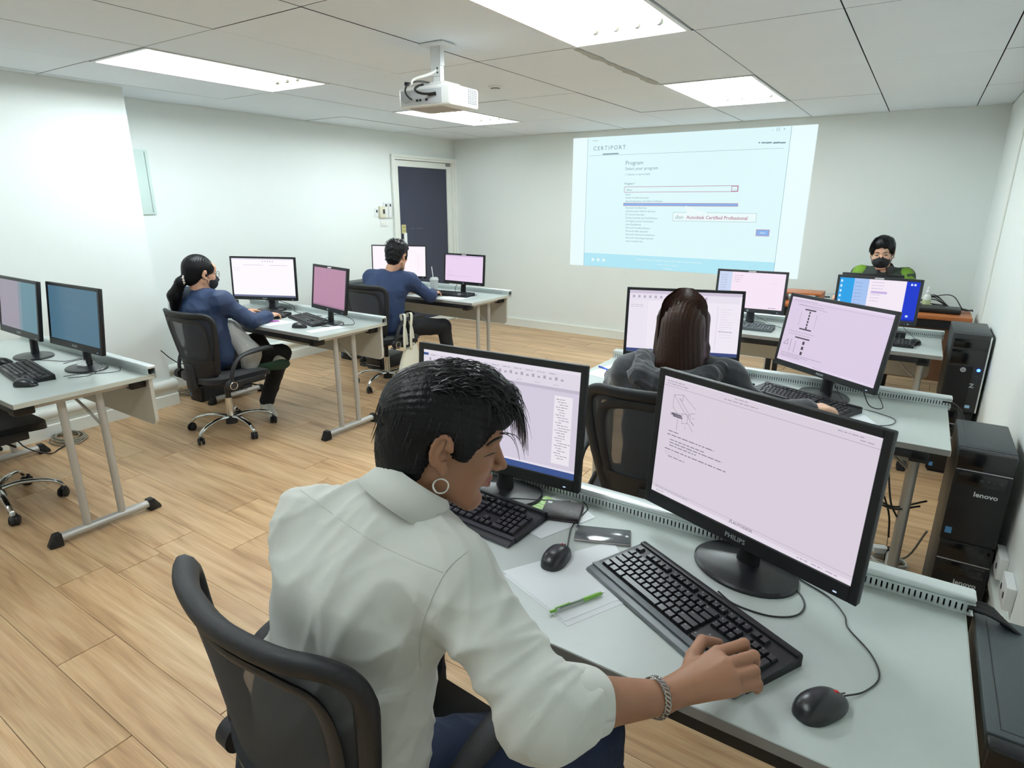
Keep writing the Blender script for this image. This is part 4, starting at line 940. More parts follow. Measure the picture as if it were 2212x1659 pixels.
# left desks
sheet('white paper sheets under the magenta pen', [(1.40, -4.17), (1.62, -4.13), (1.66, -3.93), (1.44, -3.96)])
t = thing('pen', 'magenta pen beside the ponytailed person\'s hand', 'pen', (1.495, -4.045, DH+.0055), 52)
MB().tube([(-.07, 0, 0), (.06, 0, 0), (.07, 0, 0)], [.005, .005, .001], 10).build('barrel', mat('magenta_plastic', 'b04ab0', .3), t); MB().tube([(-.07, 0, 0), (-.05, 0, 0)], .0056, 10).build('cap', mat('magenta_cap', '8a2f90', .3), t)
sheet('thin stack of white paper near the front corner of the middle left desk', [(1.98, -4.12), (2.06, -4.14), (2.11, -3.87), (2.0, -3.86)], th=.003)
sheet('white paper sheet under the navy-clad person\'s keyboard', [(1.75, -2.50), (1.98, -2.47), (2.02, -2.25), (1.80, -2.22)])
t = thing('paper_box', 'white clear-sided box standing behind the bright white monitor', 'box', (.99, -3.65, DH+.0004), 20)
MB().box(-.06, .06, -.002, .0, 0, .10).build('front_face', PAPER, t); MB().box(-.06, -.058, 0, .04, 0, .10).build('side_face', PAPER, t)
t = thing('wireless_dongle', 'small white plastic tag on the foot of the nearest left monitor', 'tag', (1.80, -5.37, DH+.016), 15)
MB().add([(-.02, 0, 0), (.03, -.01, 0), (-.01, .015, .075)], [(0, 1, 2)]).add([(-.02, .001, 0), (.03, -.009, 0), (-.01, .016, .075)], [(2, 1, 0)]).build('flag', WHITEP, t, flip=False); MB().rbox(-.03, .02, -.02, .005, 0, .012, .004).build('body', WHITEP, t)
# iced drink
t = thing('iced_drink', 'clear plastic cup of iced drink with a white straw', 'cup', (1.455, -2.17, DH+.0004))
MB().lathe([(.030, 0), (.042, .11), (.0425, .112), (.040, .112), (.028, .003), (.0, .003)]).build('cup_body', mat('cup_plastic', 'e8ecea', .12, alpha=.45), t, ang=40)
MB().lathe([(.0285, .004), (.036, .085), (0, .085)]).build('drink', mat('milky_drink', 'dcdedb', .4), t)
MB().lathe([(.045, .110), (.045, .117), (.040, .121), (.034, .135), (.012, .137)]).build('lid', mat('lid_plastic', 'e4e8e6', .15, alpha=.5), t)
MB().cyl((0, -.0376, .055), (0, -.039, .055), .017, seg=24).build('round_label', mat('grey_label', 'a9adb2', .5), t)
MB().tube([(.004, 0, .02), (-.012, .0, .14), (-.026, .0, .235)], .0042, 8).build('straw', WHITEP, t)
t = thing('sticky_note', 'yellow sticky note at the foot of the lilac screened monitor', 'note', (1.86, -2.23, DH+.012), 20); MB().box(-.03, .03, -.015, .015, 0, .004).build('pad', mat('yellow_note', 'e8e08a', .6), t)
# tote bag hanging on an armrest
t = thing('tote_bag', 'cream cotton tote bag hanging from the armrest of the farthest chair', 'bag', (1.80, -2.94, .675))
TB = mat('cream_canvas', 'e4e2d0', .85, bump=.4, bscale=500)
def ribbon(pts, w_, d_=(0, 1, 0), th=.002):
    mb = MB(); v = []; d_ = Vector(d_)
    for p in smooth_path(pts, 5):
        for a in (-1, 1): v.append(p+d_*a*w_/2)
    n = len(v)//2; mb.add(v, [(2*i, 2*i+1, 2*i+3, 2*i+2) for i in range(n-1)])
    return mb
for dy, nm in ((-.045, 'handle'), (.035, 'handle')):
    mb = ribbon([(.035, dy-.035, -.30), (.033, dy-.03, -.15), (.022, dy, -.01), (-.01, dy, .008), (-.033, dy+.005, -.02), (-.028, dy+.05, -.15), (-.02, dy+.055, -.30)], .028, (0, 1, 0)); o = mb.build(nm, TB, t, flip=False)
    md = o.modifiers.new('s', 'SOLIDIFY'); md.thickness = .003
nb = 14; v = []; f = []
for j in range(9):
    tz = j/8; wy = .085+.075*tz**.8; wx = .012+.05*math.sin(tz*2.4); z = -.285-.36*tz
    for k in range(nb):
        a = 2*math.pi*k/nb; v.append((.008+wx*math.sin(a)*(1+.1*math.sin(3*k+j)), .012+wy*math.cos(a)-.02*tz, z+.008*math.sin(k*1.7)*(j > 0)+.02*math.cos(a)))
for j in range(8):
    for k in range(nb): k2 = (k+1) % nb; f.append((j*nb+k, j*nb+k2, (j+1)*nb+k2, (j+1)*nb+k))
f.append(tuple(8*nb+k for k in range(nb)))
MB().add(v, f).build('bag_body', TB, t, ang=60, flip=True)
# ================================================================== CABLES
def cable(label, pts, r=.0022, m_=CABLE, n=6, name='cable', cat='cable'):
    return tag(MB().tube(smooth_path(pts, n), r, 6).build(name, m_, ang=80), label, cat)
Z = DH+.0028
cable('thin black mouse cord curving from the red-wheeled foreground mouse to the tilted monitor', [(5.348, -5.655, Z+.006), (5.378, -5.615, Z), (5.398, -5.56, Z), (5.380, -5.50, Z), (5.335, -5.44, Z), (5.325, -5.40, Z), (5.29, -5.35, Z), (5.22, -5.31, Z), (5.14, -5.255, Z)], .0016)
cable('black keyboard cord looping below the tilted monitor', [(5.08, -5.475, Z+.008), (5.12, -5.49, Z), (5.19, -5.49, Z), (5.24, -5.455, Z), (5.245, -5.395, Z), (5.20, -5.33, Z), (5.12, -5.25, Z)], .0020)
cable('black mouse cord running from the mouse on paper behind the wallet', [(4.712, -5.497, Z+.006), (4.695, -5.46, Z), (4.672, -5.40, Z+.001), (4.665, -5.34, Z), (4.66, -5.28, Z), (4.625, -5.245, Z)], .0016)
cable('short black cable loop behind the foot of the drawing program monitor', [(4.40, -5.30, .83), (4.46, -5.27, .80), (4.52, -5.26, .775), (4.46, -5.235, .79), (4.37, -5.24, .80)], .0025)
cable('thin cord crossing the foot of the drawing program monitor', [(4.30, -5.41, .80), (4.40, -5.43, .782), (4.50, -5.36, .772), (4.60, -5.27, Z)], .0016)
cable('thin dark cord from the steel beam monitor across the second desk', [(5.10, -3.70, .82), (5.17, -3.80, Z), (5.29, -3.87, Z), (5.36, -3.93, Z), (5.33, -4.03, Z), (5.17, -4.10, Z)], .0016)
cable('black cord hanging below the steel beam monitor', [(5.22, -3.80, .84), (5.26, -3.84, .77), (5.31, -3.83, .765), (5.28, -3.74, .80)], .0022)
cable('thin cord over the foot of the nearest left monitor', [(1.93, -5.50, Z), (1.96, -5.41, Z), (1.90, -5.33, .775), (1.80, -5.36, .80), (1.74, -5.44, .785)], .0016)
cable('thin cord running along the nearest left desk', [(1.34, -5.50, Z), (1.42, -5.42, Z), (1.55, -5.36, Z), (1.55, -5.29, Z), (1.62, -5.28, Z), (1.60, -5.25, Z)], .0016)
cable('cord of the keyboard on the nearest left desk', [(1.88, -5.50, Z), (1.90, -5.43, Z), (1.96, -5.38, Z), (2.0, -5.30, Z), (1.92, -5.255, Z)], .0016)
cable('black cord beside the mauve screened monitor', [(2.02, -3.83, Z), (2.06, -3.76, Z), (1.98, -3.72, .78), (1.86, -3.74, .80), (1.75, -3.80, Z), (1.62, -3.74, Z)], .0022)
cable('black cord behind the bright white monitor', [(1.16, -3.72, .84), (1.30, -3.68, .80), (1.36, -3.72, .77), (1.50, -3.70, Z), (1.62, -3.68, Z)], .0022)
cable('black cord behind the lilac screened monitor', [(1.72, -2.13, .86), (1.72, -2.18, .79), (1.80, -2.24, Z), (1.92, -2.19, Z), (1.95, -2.14, Z)], .0025)
cable('thin cord of the small mouse on the farthest right desk', [(5.39, -2.22, Z), (5.40, -2.10, Z), (5.33, -2.02, .80), (5.32, -2.0, .85)], .0016)
cable('thin black cord under the pink screened monitor', [(4.30, -2.12, .84), (4.45, -2.14, .80), (4.50, -2.06, Z), (4.60, -2.18, Z), (4.66, -2.20, Z), (4.70, -2.1, .80)], .0016)
cable('black cord on the floor near the bottom of the photo', [(5.02, -6.02, .60), (5.0, -6.05, .35), (4.98, -6.08, .16), (5.0, -6.14, .02), (5.08, -6.2, .006)], .004)
# bundle at the right end of the nearest rail
t = thing('cable_bundle', 'thick black cables dropping from the rail behind the bottom right tower', 'cable', (5.56, -5.23, .76))
for i in range(5): MB().tube(bez((-.02, .0-.006*i, .012), (.05, -.004*i, .03-.006*i), (.07+.022*i, -.02-.01*i, -.01), (.06+.024*i, -.05+.02*i, -.30), 12), .0042, 8).build('cable', CABLE, t)
t = thing('cable_bundle', 'black cables dropping from the end of the middle right desk rail', 'cable', (5.55, -3.60, .76))
for i in range(4): MB().tube(bez((-.03, .0-.006*i, .012), (.03, -.002*i, .02), (.05+.006*i, -.04, -.01), (.04+.01*i, -.10, -.20), 12), .0045, 8).build('cable', CABLE, t)
# cables under the second right desk
for i, (pts, lb) in enumerate((([(5.30, -3.80, .68), (5.33, -3.86, .50), (5.40, -3.90, .34), (5.42, -3.85, .20)], 'black cable hanging in front of the middle right desk leg, outer'), ([(5.33, -3.78, .68), (5.37, -3.86, .52), (5.40, -3.93, .40), (5.43, -3.98, .36)], 'black cable hanging in front of the middle right desk leg, inner'),
                               ([(5.22, -3.86, .56), (5.30, -3.94, .46), (5.40, -3.98, .40), (5.52, -3.94, .44)], 'black cable sagging between the middle right desk legs, upper'), ([(5.18, -3.88, .52), (5.28, -3.96, .44), (5.40, -4.0, .40), (5.50, -3.96, .42)], 'black cable sagging between the middle right desk legs, lower'))):
    cable(lb, pts, .0042)
cable('grey cable lying on the floor under the middle right desk', [(5.10, -3.80, .006), (5.25, -3.72, .02), (5.38, -3.66, .03), (5.50, -3.66, .02), (5.56, -3.70, .2)], .005, CABLEG)
def coil(label, c, r, n, m_, seed, rad=.0042):
    t = thing('cable_coil', label, 'cable', (c[0], c[1], 0)); q = random.Random(seed)
    for i in range(n):
        rr_ = r*q.uniform(.72, 1.08); ox, oy = q.uniform(-.02, .02), q.uniform(-.02, .02); ph = q.uniform(0, 6)
        MB().tube([(ox+rr_*1.15*math.cos(a+ph), oy+rr_*.8*math.sin(a+ph), rad+.0045*i*.8+.004*math.sin(3*a+ph)**2) for a in [2*math.pi*k/28 for k in range(29)]], rad, 6).build('cable_turn', m_, t)
    return t
coil('grey-brown coil of cable on the floor below the nearest left desk', (.60, -5.10), .11, 7, CABLEG, 2)
coil('grey coil of cable on the floor beside the pillar', (.235, -4.08), .075, 4, CABLEG, 5)
coil('white coil of extension cord on the floor under the middle right desk', (5.43, -3.70), .075, 4, CABLEW, 8)
coil('black coil of cable on the floor under the farthest left desk', (.84, -2.55), .05, 4, CABLE, 9)
cable('black cable reaching from the pillar moulding down to the tower', [(.47, -4.33, .46), (.50, -4.27, .38), (.53, -4.2, .33), (.55, -4.0, .30)], .004)
cable('dark cable trailing from the coil below the nearest left desk', [(.70, -5.14, .006), (.76, -5.22, .006), (.80, -5.3, .01), (.74, -5.42, .12), (.70, -5.40, .40), (.66, -5.24, .62)], .0045)
t = thing('power_strip', 'white power plug lying in the cable coil on the floor', 'plug', (5.40, -3.68, .03), 20); MB().rbox(-.03, .03, -.02, .02, 0, .03, .006).build('body', WHITEP, t)
# ================================================================== PEOPLE: smooth distance fields -> one continuous surface
def V3(p): return np.array(p, dtype=np.float64)
class Field:
    def __init__(s, lo, hi, vox):
        s.lo = V3(lo); s.vox = vox; s.n = [int(math.ceil((hi[i]-lo[i])/vox))+1 for i in range(3)]
        s.F = np.full(s.n, .5, dtype=np.float32)
        s.ax = [(s.lo[i]+vox*np.arange(s.n[i])).astype(np.float32) for i in range(3)]
    def _win(s, lo, hi):
        o = []
        for i in range(3):
            a = max(0, int((lo[i]-s.lo[i])/s.vox)-1); b = min(s.n[i], int((hi[i]-s.lo[i])/s.vox)+3); o.append(slice(a, b))
            if b <= a: return None
        return tuple(o)
    def _put(s, w, D, k, op):
        A = s.F[w]
        if op == '+':
            if k > 0: h = np.clip(.5+.5*(A-D)/k, 0, 1); s.F[w] = A*(1-h)+D*h-k*h*(1-h)
            else: s.F[w] = np.minimum(A, D)
        elif op == '-':
            if k > 0: h = np.clip(.5-.5*(A+D)/k, 0, 1); s.F[w] = A*(1-h)+(-D)*h+k*h*(1-h)
            else: s.F[w] = np.maximum(A, -D)
    def _g(s, w): return np.meshgrid(s.ax[0][w[0]], s.ax[1][w[1]], s.ax[2][w[2]], indexing='ij', sparse=True)
    def cap(s, a, b, ra, rb=None, k=.02, side=None, ss=1.0, op='+'):
        a = V3(a); b = V3(b); rb = ra if rb is None else rb; m_ = max(ra, rb)*max(1, ss)+k+s.vox*2
        w = s._win(np.minimum(a, b)-m_, np.maximum(a, b)+m_)
        if w is None: return s
        X, Y, Z = s._g(w); d = b-a; L2 = max(1e-9, d@d)
        px, py, pz = X-a[0], Y-a[1], Z-a[2]
        t = np.clip((px*d[0]+py*d[1]+pz*d[2])/L2, 0, 1); qx, qy, qz = px-t*d[0], py-t*d[1], pz-t*d[2]
        if side is not None:
            u = V3(side); u = u/np.linalg.norm(u); c = (qx*u[0]+qy*u[1]+qz*u[2])*(1-1/ss); qx, qy, qz = qx-c*u[0], qy-c*u[1], qz-c*u[2]
        s._put(w, np.sqrt(qx*qx+qy*qy+qz*qz)-(ra+(rb-ra)*t), k, op); return s
    def ell(s, c, r, R=None, k=.02, op='+'):
        c = V3(c); r = V3(r) if not np.isscalar(r) else V3((r, r, r)); R = np.eye(3) if R is None else R
        e = np.sqrt(((R*r[None, :])**2).sum(1))+k+s.vox*2; w = s._win(c-e, c+e)
        if w is None: return s
        X, Y, Z = s._g(w); X, Y, Z = X-c[0], Y-c[1], Z-c[2]
        q = [(X*R[0, i]+Y*R[1, i]+Z*R[2, i]) for i in range(3)]
        k0 = np.sqrt(sum((q[i]/r[i])**2 for i in range(3))); k1 = np.sqrt(sum((q[i]/(r[i]*r[i]))**2 for i in range(3)))+1e-6
        s._put(w, k0*(k0-1)/k1, k, op); return s
    def mesh(s):
        F = s.F; F[0] = F[-1] = .5; F[:, 0] = F[:, -1] = .5; F[:, :, 0] = F[:, :, -1] = .5
        I = F < 0; c0 = I[:-1, :-1, :-1]; ac = np.zeros_like(c0)
        for i in (0, 1):
            for j in (0, 1):
                for k in (0, 1): ac |= (I[i:I.shape[0]-1+i, j:I.shape[1]-1+j, k:I.shape[2]-1+k] != c0)
        cx, cy, cz = np.nonzero(ac); idx = np.full(ac.shape, -1, dtype=np.int32); idx[cx, cy, cz] = np.arange(len(cx))
        P = np.zeros((len(cx), 3)); cnt = np.zeros(len(cx))
        cor = [(i, j, k) for i in (0, 1) for j in (0, 1) for k in (0, 1)]
        val = {c: F[cx+c[0], cy+c[1], cz+c[2]] for c in cor}
        for a in cor:
            for b in cor:
                if sum(abs(a[i]-b[i]) for i in range(3)) == 1 and a < b:
                    va, vb = val[a], val[b]; m_ = (va < 0) != (vb < 0); t = np.where(m_, va/np.where(m_, va-vb, 1), 0)
                    for i in range(3): P[:, i] += np.where(m_, a[i]+t*(b[i]-a[i]), 0)
                    cnt += m_
        P = P/cnt[:, None]+np.stack([cx, cy, cz], 1); P = s.lo+P*s.vox
        Q = []
        for axn in range(3):
            sl = [slice(None)]*3; s2 = [slice(None)]*3; sl[axn] = slice(0, -1); s2[axn] = slice(1, None)
            A, B = I[tuple(sl)], I[tuple(s2)]; e = np.array(np.nonzero(A != B)); sg = A[tuple(e)]
            o1, o2 = [(1, 2), (2, 0), (0, 1)][axn]
            def cell(d1, d2):
                c = e.copy(); c[o1] -= d1; c[o2] -= d2; return idx[c[0], c[1], c[2]]
            q = np.stack([cell(1, 1), cell(0, 1), cell(0, 0), cell(1, 0)], 1); q[~sg] = q[~sg][:, ::-1]; Q.append(q[(q >= 0).all(1)])
        return P, np.concatenate(Q)
def vnormals(P, Q):
    n = np.cross(P[Q[:, 2]]-P[Q[:, 0]], P[Q[:, 3]]-P[Q[:, 1]]); N = np.zeros_like(P)
    for i in range(4): np.add.at(N, Q[:, i], n)
    return N/(np.linalg.norm(N, axis=1)[:, None]+1e-12)
def folds(P, amp, seed=0, freq=1.0, sc_=(1, 1, 1)):
    r = np.random.RandomState(seed); p = P*np.array(sc_)*freq; o = np.zeros(len(P))
    wp = np.stack([np.sin(p@r.randn(3)*9+r.rand()*6) for _ in range(3)], 1)*.06
    p = p+wp
    for i in range(5):
        d = r.randn(3); d /= np.linalg.norm(d); f = 14+12*i; s_ = np.sin(p@d*f+r.rand()*6.28); o += (1-np.abs(s_))**2*(.8**i)
    return amp*(o/1.6-.45)
def fmesh(field, name, mats, parent, region=None, disp=None, label=None, smooth_it=0):
    P, Q = field.mesh()
    if disp is not None: P = P+vnormals(P, Q)*disp(P)[:, None]
    for _ in range(smooth_it):
        S = np.zeros_like(P); c = np.zeros(len(P))
        for a, b in ((0, 1), (1, 2), (2, 3), (3, 0)):
            np.add.at(S, Q[:, a], P[Q[:, b]]); np.add.at(c, Q[:, a], 1); np.add.at(S, Q[:, b], P[Q[:, a]]); np.add.at(c, Q[:, b], 1)
        P = .5*P+.5*S/c[:, None]
    o0 = np.array(parent.location) if parent is not None else np.zeros(3)
    me = bpy.data.meshes.new(name); me.vertices.add(len(P)); me.vertices.foreach_set('co', (P-o0).astype(np.float32).ravel())
    me.loops.add(Q.size); me.loops.foreach_set('vertex_index', Q.astype(np.int32).ravel())
    me.polygons.add(len(Q)); me.polygons.foreach_set('loop_start', np.arange(0, Q.size, 4, dtype=np.int32)); me.polygons.foreach_set('loop_total', np.full(len(Q), 4, dtype=np.int32))
    for m_ in (mats if isinstance(mats, (list, tuple)) else [mats]): me.materials.append(m_)
    if region is not None: me.polygons.foreach_set('material_index', region(P[Q].mean(1)).astype(np.int32))
    me.polygons.foreach_set('use_smooth', np.ones(len(Q), dtype=bool)); me.update(calc_edges=True); me.validate()
    return link(name, me, parent, None, label)
def RH(yaw, pitch, roll=0):
    y, p, r = R_(yaw), R_(pitch), R_(roll)
    f = np.array([math.sin(y)*math.cos(p), math.cos(y)*math.cos(p), -math.sin(p)]); x = np.array([math.cos(y), -math.sin(y), 0]); u = np.cross(x, f)
    return np.stack([math.cos(r)*x+math.sin(r)*u, f, -math.sin(r)*x+math.cos(r)*u], 1)
def head_prims(B, c, R, s, nb, ears=True):
    c = V3(c); W = lambda *p: c+R@(V3(p)*s)
    B.ell(W(0, -.014, .028), V3((.074, .094, .084))*s, R, .01)
    B.ell(W(0, .028, -.030), V3((.059, .066, .080))*s, R, .02)
    for q in (-1, 1):
        B.cap(W(q*.055, -.004, -.050), W(q*.018, .066, -.102), .018*s, .017*s, .02)
        B.ell(W(q*.036, .062, -.022), V3((.024, .022, .020))*s, R, .015)
        B.cap(W(q*.042, .074, .024), W(q*.008, .086, .020), .009*s, .009*s, .012)
    B.ell(W(0, .074, -.101), V3((.021, .018, .014))*s, R, .014)
    B.ell(W(0, .074, .045), V3((.05, .02, .03))*s, R, .02)
    B.cap(W(0, .086, .012), W(0, .108, -.026), .0065*s, .0095*s, .008)
    B.ell(W(0, .112, -.030), V3((.0105, .0095, .0085))*s, R, .005)
    for q in (-1, 1): B.ell(W(q*.012, .100, -.033), V3((.0075, .010, .0065))*s, R, .004)
    for q in (-1, 1): B.ell(W(q*.031, .094, .002), V3((.015, .012, .010))*s, R, .008, '-'); B.ell(W(q*.031, .0785, .0015), V3((.013, .011, .0095))*s, R, .004)
    for q in (-1, 1): B.cap(W(q*.019, .083, -.062), W(q*.003, .0955, -.0565), .0042*s, .0058*s, .004); B.cap(W(q*.017, .083, -.066), W(0, .0935, -.0695), .0045*s, .0065*s, .004)
    B.cap(W(-.02, .094, -.0635), W(.02, .094, -.0635), .0016, .0016, .003, op='-')
    if ears:
        for q in (-1, 1):
            B.ell(W(q*.078, -.008, -.004), V3((.009, .016, .030))*s, R@RZ(q*-22), .006)
            B.ell(W(q*.089, -.003, -.008), V3((.014, .0085, .012))*s, R@RZ(q*-22), .002, '-'); B.cap(W(q*.092, -.015, -.006), W(q*.091, -.012, .014), .0035*s, .0040*s, .002, op='-'); B.cap(W(q*.091, -.012, .014), W(q*.088, -.001, .018), .0040*s, .0035*s, .002, op='-')
            B.ell(W(q*.079, .002, -.032), V3((.006, .009, .011))*s, R, .004)
            pts = [W(q*(.080+.006*math.sin(R_(a)*.5)), -.008-.016*math.cos(R_(a)), -.003+.029*math.sin(R_(a))) for a in range(-60, 190, 25)]
            for a, b in zip(pts[:-1], pts[1:]): B.cap(a, b, .0038*s, .0038*s, .003)
    B.cap(W(0, -.028, -.055), nb, .052*s, .056, .02)
def RZ(a): a = R_(a); return np.array([[math.cos(a), -math.sin(a), 0], [math.sin(a), math.cos(a), 0], [0, 0, 1]])
def unit(v): v = V3(v); return v/np.linalg.norm(v)
def hand_prims(B, W, d, n, thumb, curl=(25, 35, 20), s=1.0, spread=.0):
    """thumb = +1 when the thumb leaves on the d x n side"""
    W = V3(W); d = unit(d); n = V3(n); n = unit(n-d*(n@d)); sd = np.cross(d, n)*thumb
    offs_ = (.027, .0095, -.009, -.026); ln = ((.040, .024, .019), (.044, .027, .020), (.040, .025, .019), (.032, .019, .017)); fwd = (.082, .086, .082, .073)
    for i in range(4):
        m_ = W+d*fwd[i]*s+sd*offs_[i]*s+n*.003
        B.cap(W+sd*offs_[i]*.55*s, m_, .0135*s, .0105*s, .010)
    for i in range(4):
        m_ = W+d*fwd[i]*s+sd*offs_[i]*s+n*.003; a = 0; q = m_; dd = unit(d+sd*offs_[i]*spread*20)
        for j in range(3):
            a += R_(curl[j]*(1+.06*i)); v = dd*math.cos(a)-n*math.sin(a); q2 = q+v*ln[i][j]*s
            B.cap(q, q2, (.0088-.0007*j)*s, (.0082-.0007*j)*s, .003); q = q2
    a = W+d*.022*s+sd*.022*s-n*.004; b = a+(d*.62+sd*.70-n*.18)*.040*s; c = b+(d*.90+sd*.30-n*.25)*.030*s; e = c+(d*.97+sd*.02-n*.30)*.024*s
    B.cap(a, b, .0145*s, .0115*s, .010); B.cap(b, c, .0105*s, .0095*s, .003); B.cap(c, e, .0092*s, .0075*s, .002)
def torso_prims(B, J, g=0.0, k=.03, wide=1.48, depth=1.0, waist=1.0):
    sd = V3(J['SR'])-V3(J['SL']); sd = unit(sd)
    P_, B_, C_, N = V3(J['P']), V3(J['B']), V3(J['C']), V3(J['N'])
    B.cap(P_, B_, .108*depth+g, .098*waist*depth+g, k, sd, wide); B.cap(B_, C_, .098*waist*depth+g, .108*depth+g, k, sd, wide)
    B.cap(C_, C_*.35+N*.65, .106*depth+g, .075+g, k, sd, wide)
    for S in (J['SL'], J['SR']): B.cap(N*.55+V3(S)*.45-np.array([0, 0, .01]), S, .052+g, .056+g, k); B.cap(C_*.6+V3(S)*.4, S, .07+g, .058+g, k)
def person(label, loc, J, head, vox, mats, hands, bounds, sleeves=1.0, g=.010, fold=.004, shoes=None, top_extra=None, hair=None, seed=1, ears=True, sleeve_r=(.060, .054, .045), region=None, wide=1.48, pants=True, kneel=False, waist=1.0, body_extra=None):
    t = thing('person', label, 'person', loc); lo, hi = bounds
    c, yw, pt, rl, s = head; R = RH(yw, pt, rl)
    B = Field(lo, hi, vox); torso_prims(B, J, -.004, wide=wide, waist=waist)
    for q in 'LR':
        S, E, Wr = J['S'+q], J['E'+q], J['W'+q]
        B.cap(S, E, .046, .040, .02); B.cap(E, V3(E)*.6+V3(Wr)*.4, .040, .037, .015); B.cap(V3(E)*.6+V3(Wr)*.4, Wr, .036, .0245, .015, np.cross(V3(Wr)-V3(E), (0, 0, 1)), 1.12)
        if pants: B.cap(J['H'+q], J['K'+q], .078, .052, .02); B.cap(J['K'+q], J['A'+q], .05, .036, .02); B.cap(J['A'+q], J['T'+q], .033, .026, .02)
    for h in hands: h(B)
    head_prims(B, c, R, s, J['N'], ears)
    if body_extra: body_extra(B, c, R, s)
    fmesh(B, 'body', mats['skin'] if isinstance(mats['skin'], list) else [mats['skin']], t, region=region(c, R, s) if region else None)
    T = Field(lo, hi, max(vox, .005) if vox < .006 else vox); torso_prims(T, J, g, .035, wide=wide, waist=waist)
    for q in 'LR':
        S, E, Wr = V3(J['S'+q]), V3(J['E'+q]), V3(J['W'+q]); e = E+(Wr-E)*(sleeves if np.isscalar(sleeves) else sleeves['LR'.index(q)])
        T.cap(S, E, sleeve_r[0], sleeve_r[1], .03); T.cap(E, e, sleeve_r[1], sleeve_r[2], .02)
    if top_extra: top_extra(T)
    cc = V3(c); T.ell(cc+R@V3((0, .0, -.02)), V3((.088, .105, .095))*s, R, .006, '-')
    fmesh(T, 'top', mats['top'], t, disp=lambda P: folds(P, fold, seed, 1.0, (1, 1, .8)), smooth_it=1)
    if pants:
        L = Field(lo, hi, max(vox, .006)); sd = unit(V3(J['SR'])-V3(J['SL']))
        L.cap(J['P'], V3(J['P'])*.8+V3(J['B'])*.2, .112, .108, .03, sd, 1.5)
        for q in 'LR': L.cap(J['H'+q], J['K'+q], .092, .068, .03); L.cap(J['K'+q], V3(J['A'+q])+.04*unit(V3(J['K'+q])-V3(J['A'+q])), .066, .052, .02)
        fmesh(L, 'trousers', mats['trousers'], t, disp=lambda P: folds(P, fold*.8, seed+5), smooth_it=1)
        for q in 'LR':
            Sx = Field(lo, hi, max(vox, .006)); A, Tt = V3(J['A'+q]), V3(J['T'+q]); Sx.cap(A+(0, 0, .0), Tt, .042, .036, .01); Sx.cap(A, A+(0, 0, .03), .04, .038, .01)
            fmesh(Sx, 'shoe', mats.get('shoes', BLACK), t)
    return t, V3(c), R, s
def skinmat(name, c):
    m = mat(name, c, .5, bump=.12, bscale=260, var=.05, vscale=14, spec=.35); b = m.node_tree.nodes['Principled BSDF']
    b.inputs['Subsurface Weight'].default_value = .12; b.inputs['Subsurface Radius'].default_value = (.012, .004, .002); return m
def hairmat(name, c, rough=.38): return mat(name, c, rough, spec=.22, bump=.9, bscale=190, stretch=(1, 1, .12), var=.3, vscale=30)
def strands(name, parent, roots, m_, seg=5, r0=.0012):
    """roots: list of point lists"""
    mb = MB(); o0 = Vector(parent.location)
    for P in roots:
        n = len(P); mb.tube([Vector(p)-o0 for p in P], [r0*(1-.85*i/(n-1)) for i in range(n)], 3, cap=False)
    return mb.build(name, m_, parent, ang=80, kind='stuff')
HAIRB = hairmat('black_hair', '0c0c0f'); HAIRS = mat('black_hair_strands', '101014', .36, spec=.5)
# ---------------- the white-shirted person in the foreground
hc, hy, hp_, hr = (4.691, -5.935, 1.197), 49.8, 15.4, 3.8
JM = dict(P=(4.575, -6.13, .57), B=(4.595, -6.12, .77), C=(4.62, -6.075, .95), N=(4.650, -6.02, 1.075), SR=(4.785, -6.055, 1.015), SL=(4.490, -6.07, 1.020), ER=(4.985, -6.085, .895), WR=(5.10, -5.905, .826),
          EL=(4.42, -5.99, .845), WL=(4.47, -5.80, .80), HL=(4.49, -6.10, .55), HR=(4.66, -6.10, .55), KL=(4.40, -5.72, .55), KR=(4.93, -5.80, .56), AL=(4.40, -5.70, .10), AR=(4.95, -5.70, .10), TL=(4.40, -5.55, .04), TR=(4.97, -5.55, .04))
def fg_hand(B):
    W = V3(JM['WR']); P = lambda u, v, z: V3(at(u, v, z=z))
    mc = [P(1550, 1410, .846), P(1566, 1436, .849), P(1578, 1463, .842), P(1584, 1490, .828)]
    pi = [P(1607, 1391, .842), P(1628, 1417, .838), P(1629, 1449, .831), P(1636, 1477, .816)]
    for i in range(4):
        B.cap(W+(mc[i]-W)*.12, mc[i], .0165, .0118, .012)
    for i in range(3): B.cap(W*.5+(mc[i]+mc[i+1])*.25, (mc[i]+mc[i+1])/2, .015, .010, .008)
    for i in range(4):
        r = (.0100, .0102, .0097, .0088)[i]; dirr = unit(pi[i]-mc[i]); dwn = V3((0, 0, -1)); fw = V3((-.25, .97, 0))
        lf = (1, 1, .92, .5)[i]; d1 = pi[i]+unit(dirr*.35+dwn*.9+fw*.25)*.022*lf; d2 = d1+unit(dwn*.95-dirr*.25+fw*.2)*.016*lf
        B.cap(mc[i], pi[i], r*1.05, r, .004); B.ell(pi[i], r*1.06, None, .002); B.cap(pi[i], d1, r, r*.92, .002); B.cap(d1, d2, r*.92, r*.78, .002)
    a = P(1487, 1470, .824); b = P(1497, 1418, .830); c = P(1517, 1384, .828); e = P(1553, 1389, .812)
    B.cap(W*.55+a*.45, a, .019, .018, .012); B.cap(a, b, .0175, .0130, .010); B.cap(b, c, .0125, .0108, .004); B.cap(c, e, .0108, .0085, .003)
SKM = skinmat('skin_tan', '9a6f55'); LIP = mat('lips_tan', '8a5549', .45, spec=.4); NAIL = mat('nail', 'c79c86', .3)
